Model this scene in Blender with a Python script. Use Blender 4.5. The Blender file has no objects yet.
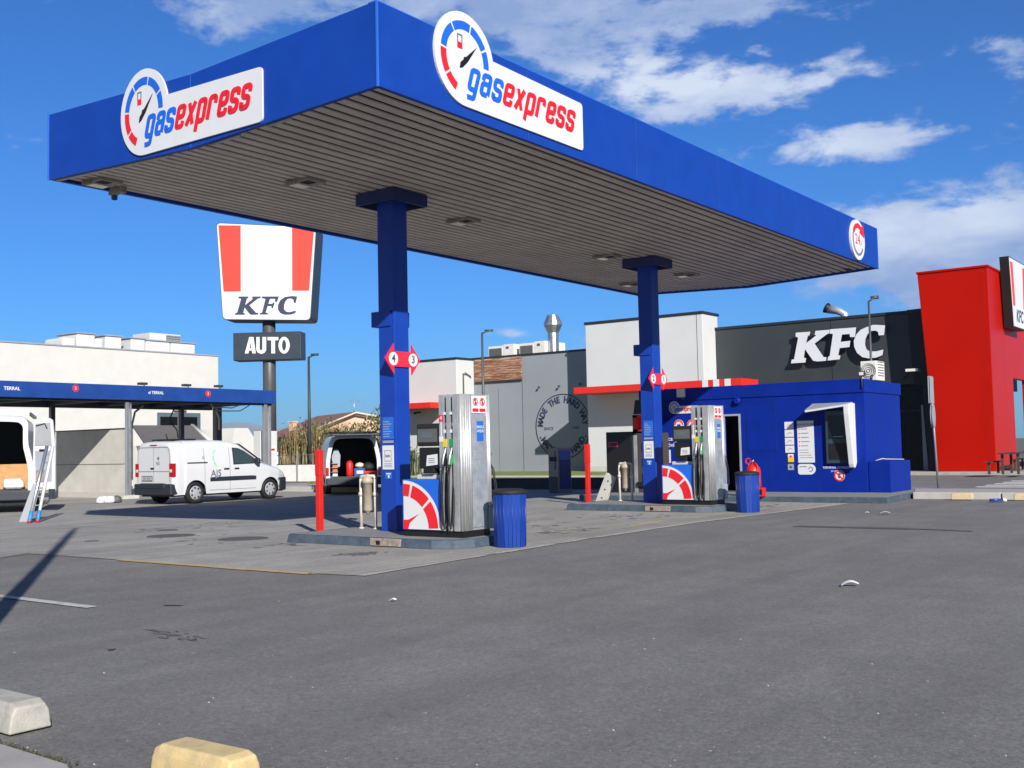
import bpy, bmesh, math, random
from mathutils import Vector, Matrix
random.seed(7)
S = bpy.context.scene
COL = S.collection
PI = math.pi
def srgb(r, g, b):
    f = lambda c: (c/255/12.92) if c/255 <= .04045 else ((c/255+.055)/1.055)**2.4
    return (f(r), f(g), f(b))

# ------------------------------------------------------------------ camera
# world axes: X runs along the long side of the canopy, Y along its short side
FPX, PITCH, ROLL, YAW, H = 1099.26, .0573, -.0214, .6307, 1.45
CX, CY = 512, 384
FW = Vector((math.cos(YAW)*math.cos(PITCH), math.sin(YAW)*math.cos(PITCH), math.sin(PITCH)))
R0 = Vector((math.sin(YAW), -math.cos(YAW), 0)); U0 = R0.cross(FW)
RT = R0*math.cos(ROLL)+U0*math.sin(ROLL); UPV = -R0*math.sin(ROLL)+U0*math.cos(ROLL)
cd = bpy.data.cameras.new('camera'); cam = bpy.data.objects.new('camera', cd); COL.objects.link(cam)
cd.sensor_width = 36; cd.lens = FPX*36/1024; cd.clip_start = .1; cd.clip_end = 12000
m = Matrix((RT, UPV, -FW)).transposed().to_4x4(); m.translation = Vector((0, 0, H)); cam.matrix_world = m
S.camera = cam
CAMP = Vector((0, 0, H))
def ray(px, py): return FW + RT*((px-CX)/FPX) - UPV*((py-CY)/FPX)
def G(px, py, z=0):
    d = ray(px, py); t = (z-H)/d.z; return CAMP + d*t

# ------------------------------------------------------------------ light
SUN_EL, SUN_AZ = math.radians(27), math.atan2(-.8165, -.5773)       # towards the sun
sdir = Vector((math.cos(SUN_AZ)*math.cos(SUN_EL), math.sin(SUN_AZ)*math.cos(SUN_EL), math.sin(SUN_EL)))
sl = bpy.data.lights.new('sun', 'SUN'); sl.energy = 5.0; sl.angle = math.radians(.5); sl.color = (1, .955, .88)
so = bpy.data.objects.new('sun', sl); COL.objects.link(so); so.rotation_euler = sdir.to_track_quat('Z', 'Y').to_euler()
so.location = (0, 0, 60)
W = bpy.data.worlds.new('World'); S.world = W; W.use_nodes = True
nt = W.node_tree; N = nt.nodes; LK = nt.links; N.clear()
out = N.new('ShaderNodeOutputWorld'); bg = N.new('ShaderNodeBackground'); LK.new(bg.outputs[0], out.inputs[0])
sky = N.new('ShaderNodeTexSky'); sky.sky_type = 'NISHITA'; sky.sun_disc = False
sky.sun_elevation = SUN_EL; sky.sun_rotation = PI/2 - SUN_AZ; sky.air_density = 1.0; sky.dust_density = .25; sky.ozone_density = 3.0
SKY_STR = .077
def mth(op, a, b=None, c=None):
    n = N.new('ShaderNodeMath'); n.operation = op
    for i, v in enumerate((a, b, c)):
        if v is None: continue
        if isinstance(v, (int, float)): n.inputs[i].default_value = v
        else: LK.new(v, n.inputs[i])
    return n.outputs[0]
tc = N.new('ShaderNodeTexCoord'); sp = N.new('ShaderNodeSeparateXYZ'); LK.new(tc.outputs['Generated'], sp.inputs[0])
az = mth('ARCTAN2', sp.outputs[1], sp.outputs[0]); el = mth('ARCSINE', sp.outputs[2])
cmb = N.new('ShaderNodeCombineXYZ'); LK.new(az, cmb.inputs[0]); LK.new(mth('MULTIPLY', el, 2.2), cmb.inputs[1])
def noise(scale, detail, rough=.55, src=None, dist=0):
    n = N.new('ShaderNodeTexNoise'); n.inputs['Scale'].default_value = scale; n.inputs['Detail'].default_value = detail
    n.inputs['Roughness'].default_value = rough; n.inputs['Distortion'].default_value = dist
    LK.new(src or cmb.outputs[0], n.inputs['Vector']); return n.outputs['Fac']
n1 = noise(13, 9, .62, dist=.25); n2 = noise(34, 6, .6)
BLOBS = [(490, 14, 100, 32, .62), (590, 42, 90, 28, .62), (740, 84, 150, 21, .95), (846, 146, 76, 18, 1.05), (690, 115, 90, 18, .4), (640, 14, 60, 18, .4),
         (905, 236, 75, 34, 1.15), (1010, 240, 50, 34, 1.0), (930, 278, 110, 26, .75), (250, 8, 75, 22, .72), (735, 8, 60, 16, .8), (1010, 60, 22, 34, .55),
         (330, -25, 180, 30, .55), (570, -50, 240, 50, .5), (560, 345, 40, 12, .42), (520, 335, 25, 9, .35), (1075, 60, 22, 60, .4), (1120, 260, 90, 60, .9),
         (1330, 120, 170, 60, .8), (-260, 150, 200, 50, .5), (850, 10, 30, 10, .4)]
tot = None
for (px, py, rx, ry, w) in BLOBS:
    d = ray(px, py).normalized(); a0 = math.atan2(d.y, d.x); e0 = math.asin(d.z)
    da = mth('DIVIDE', mth('SUBTRACT', az, a0), rx/FPX); de = mth('DIVIDE', mth('SUBTRACT', el, e0), ry/FPX)
    q = mth('ADD', mth('MULTIPLY', da, da), mth('MULTIPLY', de, de))
    b = mth('MULTIPLY', mth('EXPONENT', mth('MULTIPLY', q, -.8)), w)
    tot = b if tot is None else mth('ADD', tot, b)
vd = N.new('ShaderNodeVectorMath'); vd.operation = 'DOT_PRODUCT'; LK.new(tc.outputs['Generated'], vd.inputs[0]); vd.inputs[1].default_value = (math.cos(YAW), math.sin(YAW), 0)
ew = N.new('ShaderNodeMapRange'); ew.interpolation_type = 'SMOOTHSTEP'; LK.new(vd.outputs['Value'], ew.inputs[0]); ew.inputs[1].default_value = .75; ew.inputs[2].default_value = .3; ew.inputs[3].default_value = 0; ew.inputs[4].default_value = .2
tot = mth('ADD', tot, ew.outputs[0])
tot = mth('MINIMUM', tot, 1.15)
dens = mth('MULTIPLY_ADD', mth('SUBTRACT', n1, .5), 2.3, mth('SUBTRACT', tot, .42))
dens = mth('MULTIPLY_ADD', mth('SUBTRACT', n2, .5), .75, dens)
mr = N.new('ShaderNodeMapRange'); mr.interpolation_type = 'SMOOTHSTEP'; LK.new(dens, mr.inputs[0])
mr.inputs[1].default_value = -.05; mr.inputs[2].default_value = .5; mr.inputs[3].default_value = 0; mr.inputs[4].default_value = .9
# cloud tone: brighter where dense and ragged, greyer in the thick
bt = None
for (px, py, rx, ry, w) in [(720, 86, 150, 26, 1.0), (845, 142, 75, 20, 1.0), (895, 226, 75, 24, 1.0), (655, 70, 60, 20, .6), (1000, 212, 40, 16, .7), (520, 335, 80, 20, .6)]:
    d = ray(px, py).normalized(); a0 = math.atan2(d.y, d.x); e0 = math.asin(d.z)
    da = mth('DIVIDE', mth('SUBTRACT', az, a0), rx/FPX); de = mth('DIVIDE', mth('SUBTRACT', el, e0), ry/FPX)
    b = mth('MULTIPLY', mth('EXPONENT', mth('MULTIPLY', mth('ADD', mth('MULTIPLY', da, da), mth('MULTIPLY', de, de)), -.7)), w)
    bt = b if bt is None else mth('ADD', bt, b)
tone = mth('MULTIPLY_ADD', mth('SUBTRACT', noise(16, 6, .6, dist=.3), .5), 1.3, mth('MULTIPLY_ADD', bt, .75, .12))
cr = N.new('ShaderNodeMapRange'); LK.new(tone, cr.inputs[0]); cr.inputs[1].default_value = 0; cr.inputs[2].default_value = 1
cm = N.new('ShaderNodeMix'); cm.data_type = 'RGBA'; LK.new(cr.outputs[0], cm.inputs[0])
cm.inputs[6].default_value = (.22, .31, .53, 1); cm.inputs[7].default_value = (.58, .64, .74, 1)
tint = N.new('ShaderNodeMix'); tint.data_type = 'RGBA'; tint.blend_type = 'MULTIPLY'; tint.inputs[0].default_value = 1
LK.new(sky.outputs[0], tint.inputs[6]); # deep blue away from the sun, paler towards it
dt = N.new('ShaderNodeVectorMath'); dt.operation = 'DOT_PRODUCT'; LK.new(tc.outputs['Generated'], dt.inputs[0]); dt.inputs[1].default_value = sdir
wt = N.new('ShaderNodeMapRange'); wt.interpolation_type = 'SMOOTHSTEP'; LK.new(dt.outputs['Value'], wt.inputs[0]); wt.inputs[1].default_value = -.25; wt.inputs[2].default_value = .6
tm = N.new('ShaderNodeMix'); tm.data_type = 'RGBA'; LK.new(wt.outputs[0], tm.inputs[0]); tm.inputs[6].default_value = (SKY_STR*.245, SKY_STR*.655, SKY_STR*1.22, 1); tm.inputs[7].default_value = (SKY_STR*.34, SKY_STR*.46, SKY_STR*.64, 1)
LK.new(tm.outputs[2], tint.inputs[7])
mx = N.new('ShaderNodeMix'); mx.data_type = 'RGBA'; LK.new(mr.outputs[0], mx.inputs[0]); LK.new(tint.outputs[2], mx.inputs[6]); LK.new(cm.outputs[2], mx.inputs[7])
LK.new(mx.outputs[2], bg.inputs[0]); bg.inputs[1].default_value = 1.0
S.view_settings.view_transform = 'Standard'; S.view_settings.look = 'None'; S.view_settings.exposure = .40; S.view_settings.gamma = 1
S.render.resolution_x = 1024; S.render.resolution_y = 768
S.render.engine = 'CYCLES'

# ------------------------------------------------------------------ materials
MATS = {}
def M(name, col, rough=.5, metal=0, var=.07, scale=2.5, dirt=0, dirtcol=(.09, .07, .05), dscale=1.5, bump=0, bscale=60, spec=.5, emit=0, streak=False):
    mt = bpy.data.materials.new(name); mt.use_nodes = True; n = mt.node_tree.nodes; l = mt.node_tree.links
    b = n['Principled BSDF']; MATS[name] = mt
    geo = n.new('ShaderNodeNewGeometry'); pos = geo.outputs['Position']
    nz = n.new('ShaderNodeTexNoise'); nz.inputs['Scale'].default_value = scale; nz.inputs['Detail'].default_value = 5; l.new(pos, nz.inputs['Vector'])
    rng = n.new('ShaderNodeMapRange'); rng.inputs[1].default_value = .3; rng.inputs[2].default_value = .7; rng.inputs[3].default_value = 1-var; rng.inputs[4].default_value = 1+var
    l.new(nz.outputs['Fac'], rng.inputs[0])
    mul = n.new('ShaderNodeMix'); mul.data_type = 'RGBA'; mul.blend_type = 'MULTIPLY'; mul.inputs[0].default_value = 1
    mul.inputs[6].default_value = (*col, 1); cc = n.new('ShaderNodeCombineColor')
    for i in range(3): l.new(rng.outputs[0], cc.inputs[i])
    l.new(cc.outputs[0], mul.inputs[7]); last = mul.outputs[2]
    if dirt:
        d = n.new('ShaderNodeTexNoise'); d.inputs['Scale'].default_value = dscale; d.inputs['Detail'].default_value = 8; d.inputs['Roughness'].default_value = .7
        if streak:
            mp = n.new('ShaderNodeMapping'); mp.inputs['Scale'].default_value = (4, 4, .35); l.new(pos, mp.inputs[0]); l.new(mp.outputs[0], d.inputs['Vector'])
        else: l.new(pos, d.inputs['Vector'])
        r2 = n.new('ShaderNodeMapRange'); r2.inputs[1].default_value = .48; r2.inputs[2].default_value = .75; r2.inputs[3].default_value = 0; r2.inputs[4].default_value = dirt
        l.new(d.outputs['Fac'], r2.inputs[0])
        dm = n.new('ShaderNodeMix'); dm.data_type = 'RGBA'; l.new(r2.outputs[0], dm.inputs[0]); l.new(last, dm.inputs[6]); dm.inputs[7].default_value = (*dirtcol, 1)
        last = dm.outputs[2]
    l.new(last, b.inputs['Base Color'])
    b.inputs['Roughness'].default_value = rough; b.inputs['Metallic'].default_value = metal; b.inputs['Specular IOR Level'].default_value = spec
    if emit: l.new(last, b.inputs['Emission Color']); b.inputs['Emission Strength'].default_value = emit
    rr = n.new('ShaderNodeMapRange'); rr.inputs[3].default_value = max(0, rough-.06); rr.inputs[4].default_value = min(1, rough+.1)
    l.new(nz.outputs['Fac'], rr.inputs[0]); l.new(rr.outputs[0], b.inputs['Roughness'])
    if bump:
        bn = n.new('ShaderNodeTexNoise'); bn.inputs['Scale'].default_value = bscale; bn.inputs['Detail'].default_value = 4; l.new(pos, bn.inputs['Vector'])
        bp = n.new('ShaderNodeBump'); bp.inputs['Strength'].default_value = bump; bp.inputs['Distance'].default_value = .01
        l.new(bn.outputs['Fac'], bp.inputs['Height']); l.new(bp.outputs[0], b.inputs['Normal'])
    return mt
M('fascia_blue', (.006, .050, .33), .5, var=.06, dirt=.12, dscale=.6, dirtcol=(.02, .08, .33), spec=.2)
M('post_blue', (.006, .045, .34), .4, dirt=.25, dscale=1.2, streak=True, dirtcol=(.02, .06, .28), spec=.35)
M('kiosk_blue', (.002, .020, .25), .5, var=.1, dirt=.3, dscale=1, streak=True, dirtcol=(.008, .028, .19), spec=.15)
M('bin_blue', (.004, .038, .27), .38, dirt=.2, dscale=3, dirtcol=(.03, .07, .25))
M('dark_blue', (.008, .02, .12), .5)
M('trim_blue', (.03, .14, .62), .4)
M('wash_blue', (.008, .05, .25), .5, var=.12)
M('logo_blue', (.01, .12, .62), .5); M('logo_red', (.72, .012, .022), .5); M('red', (.60, .014, .008), .42, var=.05)
M('kfc_red', (.42, .006, .0005), .35, var=.05, scale=.5, spec=.15); M('seam_red', (.26, .003, .001), .5)
M('stripe_red', (.80, .055, .035), .45, var=.03)
M('pinkred', (.70, .022, .055), .5); M('awning_red', (.68, .022, .012), .4, var=.05)
M('sign_white', (.66, .67, .69), .4, var=.02); M('white', (.60, .60, .59), .5, var=.04)
M('wall_white', (.60, .59, .565), .7, var=.03, dirt=.08, dscale=.8, dirtcol=(.5, .48, .44), streak=True)
M('panel_white', (.59, .60, .60), .6, var=.03, scale=.6, dirt=.06, dirtcol=(.45, .45, .45))
M('panel_grey', (.255, .28, .31), .6, var=.04, scale=.7, bump=.05)
M('facade_dark', (.035, .042, .046), .5, var=.08, scale=.8); M('black', (.008, .008, .010), .5); M('rubber', (.012, .012, .013), .7)
M('coping', (.016, .022, .035), .5); M('charcoal', (.025, .035, .055), .45)
M('letter_white', (.66, .67, .70), .4, var=.02)
M('steel', (.52, .53, .54), .38, .55, var=.12, scale=6, dirt=.25, dscale=5, dirtcol=(.25, .24, .23)); M('galv', (.50, .53, .56), .38, .9, var=.2, scale=8)
M('alu_light', (.62, .63, .64), .45, .7, var=.06); M('panel_steel', (.34, .37, .41), .45, .35, var=.2, scale=7, dirt=.3, dscale=4, dirtcol=(.45, .45, .45))
M('cream', (.58, .52, .42), .5); M('pipe_white', (.60, .56, .49), .45, dirt=.35, dscale=9); M('filter_tan', (.42, .36, .28), .45, dirt=.3, dscale=8)
M('soffit', (.56, .50, .445), .55, var=.12, scale=1.5, dirt=.25, dscale=2.2, dirtcol=(.13, .09, .07)); M('soffit_gap', (.006, .005, .005), .8)
M('lip', (.42, .40, .38), .5); M('lamp_body', (.30, .27, .24), .6, dirt=.6, dscale=14, dirtcol=(.10, .05, .03)); M('lamp_glass', (.7, .7, .65), .15)
M('kerb_paint', (.055, .083, .115), .55, var=.18, scale=6, dirt=.35, dscale=7, dirtcol=(.2, .21, .22), bump=.3, bscale=40)
M('island_top', (.22, .22, .22), .8, var=.15, scale=6, dirt=.4, dscale=3, dirtcol=(.10, .09, .08), bump=.3)
M('rusty', (.28, .25, .21), .8, var=.3, scale=20, dirt=.9, dscale=16, dirtcol=(.30, .07, .03))
M('concrete_block', (.43, .41, .37), .85, var=.14, scale=9, dirt=.7, dscale=7, dirtcol=(.22, .21, .18), bump=.35, bscale=90)
M('yellow_block', (.62, .47, .23), .8, var=.10, scale=9, dirt=.75, dscale=8, dirtcol=(.36, .30, .20), bump=.3, bscale=110)
M('cream_block', (.55, .44, .27), .85, dirt=.3, dscale=9)
M('conc_wall', (.50, .49, .45), .85, var=.08, scale=2, dirt=.3, dscale=1.2, dirtcol=(.3, .28, .24), bump=.2)
M('kerb_stone', (.46, .44, .41), .85, var=.12, scale=3, dirt=.4, dscale=3, dirtcol=(.2, .19, .17)); M('pavement', (.36, .34, .32), .85, var=.1, scale=4, dirt=.3, dscale=3)
M('paint_white', (.50, .50, .48), .7, var=.15, scale=9, dirt=.9, dscale=8, dirtcol=(.16, .16, .16))
M('slab_edge', (.40, .385, .35), .85, var=.25, scale=12, dirt=.7, dscale=6, dirtcol=(.2, .19, .18))
M('paint_cross', (.60, .60, .58), .7, var=.08)
M('paint_yellow', (.46, .34, .16), .8, var=.1, scale=9, dirt=.65, dscale=7, dirtcol=(.2, .18, .15)); M('paint_worn', (.34, .31, .25), .8, var=.1, dirt=.9, dscale=5, dirtcol=(.2, .19, .18))
M('oil', (.03, .03, .032), .55, var=.2, scale=14)
M('stain', (.11, .105, .10), .7, var=.3, scale=14)
M('patch_dark', (.085, .083, .08), .75, var=.1, scale=12)
M('bark_wood', (.30, .15, .085), .8); M('plywood', (.46, .24, .09), .6, var=.12, scale=9)
M('screen', (.012, .016, .02), .12); M('lcd', (.10, .13, .14), .2); M('screen_glass', (.03, .06, .07), .08)
M('glass_dark', (.006, .008, .010), .25, spec=.25); M('car_glass', (.035, .06, .06), .06, var=.1); M('win_grey', (.10, .14, .17), .12)
M('car_white', (.60, .61, .63), .22, var=.015, dirt=.05, dirtcol=(.5, .5, .48)); M('bumper', (.018, .024, .035), .55); M('seam', (.10, .10, .11), .6)
M('tail_red', (.42, .01, .012), .15); M('headlight', (.55, .58, .6), .08); M('hub', (.62, .63, .65), .3, .5); M('plate', (.45, .46, .46), .5)
M('ink', (.03, .04, .08), .6); M('ink_grey', (.15, .165, .20), .6); M('leaf_green', (.30, .62, .42), .6); M('poster_blue', (.015, .13, .55), .5)
M('green', (.02, .26, .08), .4); M('yellow', (.70, .48, .02), .5); M('grey_sign', (.30, .33, .38), .5)
M('ladder', (.60, .62, .65), .35, .8); M('ladder_blue', (.03, .25, .65), .5); M('bag', (.62, .63, .64), .7, var=.15, scale=15); M('orange', (.7, .12, .03), .5)
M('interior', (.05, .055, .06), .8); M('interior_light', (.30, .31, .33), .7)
M('roof_brown', (.23, .125, .09), .8, var=.12, scale=3); M('house_peach', (.66, .43, .31), .8, var=.05); M('roof_grey', (.11, .105, .105), .75, var=.08)
M('pole_grey', (.085, .09, .095), .45, .3); M('pole_steel', (.42, .44, .46), .4, .7); M('lamp_dark', (.03, .038, .045), .5)
M('fence_white', (.72, .71, .69), .7); M('fence_green', (.10, .16, .14), .6); M('wire', (.25, .27, .28), .5)
M('grass', (.16, .20, .045), .9, var=.35, scale=6, dirt=.4, dscale=2, dirtcol=(.26, .24, .08)); M('moss', (.06, .06, .03), .95, var=.4, scale=20)
M('reed_tan', (.34, .24, .12), .8, var=.3, scale=3); M('reed_green', (.065, .095, .025), .7, var=.4, scale=2)
M('hill', (.25, .30, .34), .95, var=.15, scale=.004)  # distance haze partly put into this pale bluish colour
M('paper', (.78, .78, .80), .6); M('can_blue', (.02, .06, .3), .3)
M('bench_wood', (.05, .042, .036), .7); M('ac_white', (.70, .68, .64), .5); M('grille', (.10, .10, .10), .6)
# wood strip cladding
def wood_clad():
    mt = M('wood_clad', (.32, .17, .11), .8, var=.2, scale=2)
    n = mt.node_tree.nodes; l = mt.node_tree.links; b = n['Principled BSDF']
    geo = n.new('ShaderNodeNewGeometry'); mp = n.new('ShaderNodeMapping'); mp.inputs['Scale'].default_value = (.6, .6, 7); l.new(geo.outputs['Position'], mp.inputs[0])
    nz = n.new('ShaderNodeTexNoise'); nz.inputs['Scale'].default_value = 1.6; nz.inputs['Detail'].default_value = 5; nz.inputs['Roughness'].default_value = .7; l.new(mp.outputs[0], nz.inputs['Vector'])
    cr = n.new('ShaderNodeValToRGB'); l.new(nz.outputs['Fac'], cr.inputs[0]); e = cr.color_ramp.elements
    e[0].position = .35; e[0].color = (.28, .060, .025, 1); e[1].position = .66; e[1].color = (.50, .40, .30, 1)
    k = e.new(.5); k.color = (.36, .17, .095, 1); k = e.new(.42); k.color = (.10, .05, .035, 1)
    l.new(cr.outputs[0], b.inputs['Base Color'])
wood_clad()
# black hoses etc use 'rubber'
def ground_mat(name, c0, c1, speck, concrete=False):
    mt = bpy.data.materials.new(name); mt.use_nodes = True; n = mt.node_tree.nodes; l = mt.node_tree.links; b = n['Principled BSDF']; MATS[name] = mt
    pos = n.new('ShaderNodeNewGeometry').outputs['Position']
    def nz(s, d, r=.6, vec=None, dist=0):
        k = n.new('ShaderNodeTexNoise'); k.inputs['Scale'].default_value = s; k.inputs['Detail'].default_value = d; k.inputs['Roughness'].default_value = r
        k.inputs['Distortion'].default_value = dist; l.new(vec or pos, k.inputs['Vector']); return k.outputs['Fac']
    def mp(s, rot=0):
        k = n.new('ShaderNodeMapping'); k.inputs['Scale'].default_value = s; k.inputs['Rotation'].default_value = (0, 0, rot); l.new(pos, k.inputs[0]); return k.outputs[0]
    def rg(src, a, b_, c, d):
        k = n.new('ShaderNodeMapRange'); l.new(src, k.inputs[0])
        for i, v in enumerate((a, b_, c, d)): k.inputs[i+1].default_value = v
        return k.outputs[0]
    def mixc(f, a, c, bt='MIX'):
        k = n.new('ShaderNodeMix'); k.data_type = 'RGBA'; k.blend_type = bt
        if isinstance(f, float): k.inputs[0].default_value = f
        else: l.new(f, k.inputs[0])
        for i, v in ((6, a), (7, c)):
            if isinstance(v, tuple): k.inputs[i].default_value = (*v, 1)
            else: l.new(v, k.inputs[i])
        return k.outputs[2]
    c = mixc(rg(nz(.35, 6), .35, .65, 0, 1), c0, c1)
    fine = rg(nz(48, 4, .8), .3, .7, .62, 1.38)
    mid = rg(nz(16, 6, .75), .3, .7, .86, 1.14)
    big = rg(nz(1.3, 5, .65), .3, .7, .90, 1.10); c = mixc(1.0, c, big, 'MULTIPLY')
    c = mixc(1.0, c, fine, 'MULTIPLY'); c = mixc(1.0, c, mid, 'MULTIPLY')
    # tyre-worn streaks
    st = rg(nz(1.0, 4, .6, mp((.12, 1.6, 1), .15)), .45, .75, 0, .40 if not concrete else .45)
    c = mixc(st, c, tuple(x*.62 for x in c0))
    st2 = rg(nz(1.0, 4, .6, mp((1.3, .16, 1), -.5), .6), .55, .8, 0, .16)
    c = mixc(st2, c, tuple(min(1, x*1.35) for x in c1))
    # pale stones
    vo = n.new('ShaderNodeTexVoronoi'); vo.inputs['Scale'].default_value = 34; l.new(pos, vo.inputs['Vector'])
    sz = rg(nz(3.1, 2), .45, .7, .05, .20)
    lt = n.new('ShaderNodeMath'); lt.operation = 'LESS_THAN'; l.new(vo.outputs['Distance'], lt.inputs[0]); l.new(sz, lt.inputs[1])
    sepc = n.new('ShaderNodeSeparateColor'); l.new(vo.outputs['Color'], sepc.inputs[0])
    gt = n.new('ShaderNodeMath'); gt.operation = 'GREATER_THAN'; l.new(sepc.outputs[0], gt.inputs[0]); gt.inputs[1].default_value = .78 if not concrete else .93
    ml = n.new('ShaderNodeMath'); ml.operation = 'MULTIPLY'; l.new(lt.outputs[0], ml.inputs[0]); l.new(gt.outputs[0], ml.inputs[1])
    ml2 = n.new('ShaderNodeMath'); ml2.operation = 'MULTIPLY'; l.new(ml.outputs[0], ml2.inputs[0]); ml2.inputs[1].default_value = .75
    c = mixc(ml2.outputs[0], c, speck)
    # dark spots / oil
    ol = rg(nz(1.5 if concrete else .9, 8, .75), .56 if concrete else .62, .72, 0, .48 if concrete else .3)
    c = mixc(ol, c, tuple(x*.45 for x in c0))
    if concrete:
        # slab joints
        sep = n.new('ShaderNodeSeparateXYZ'); l.new(pos, sep.inputs[0])
        for i, per in ((0, 4.4), (1, 4.6)):
            md = n.new('ShaderNodeMath'); md.operation = 'PINGPONG'; l.new(sep.outputs[i], md.inputs[0]); md.inputs[1].default_value = per/2
            l2 = n.new('ShaderNodeMath'); l2.operation = 'LESS_THAN'; l.new(md.outputs[0], l2.inputs[0]); l2.inputs[1].default_value = .012
            m3 = n.new('ShaderNodeMath'); m3.operation = 'MULTIPLY'; l.new(l2.outputs[0], m3.inputs[0]); m3.inputs[1].default_value = .6
            c = mixc(m3.outputs[0], c, (.06, .055, .05))
    l.new(c, b.inputs['Base Color']); b.inputs['Roughness'].default_value = .9; b.inputs['Specular IOR Level'].default_value = .25
    bp = n.new('ShaderNodeBump'); bp.inputs['Strength'].default_value = .5 if not concrete else .25; bp.inputs['Distance'].default_value = .008
    l.new(nz(55, 4, .8), bp.inputs['Height']); l.new(bp.outputs[0], b.inputs['Normal'])
ground_mat('asphalt', (.170, .166, .162), (.200, .196, .191), (.42, .41, .40))
ground_mat('road_asphalt', (.13, .127, .125), (.155, .152, .15), (.3, .3, .3))
ground_mat('concrete', (.265, .257, .24), (.34, .33, .312), (.5, .5, .48), True)

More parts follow.
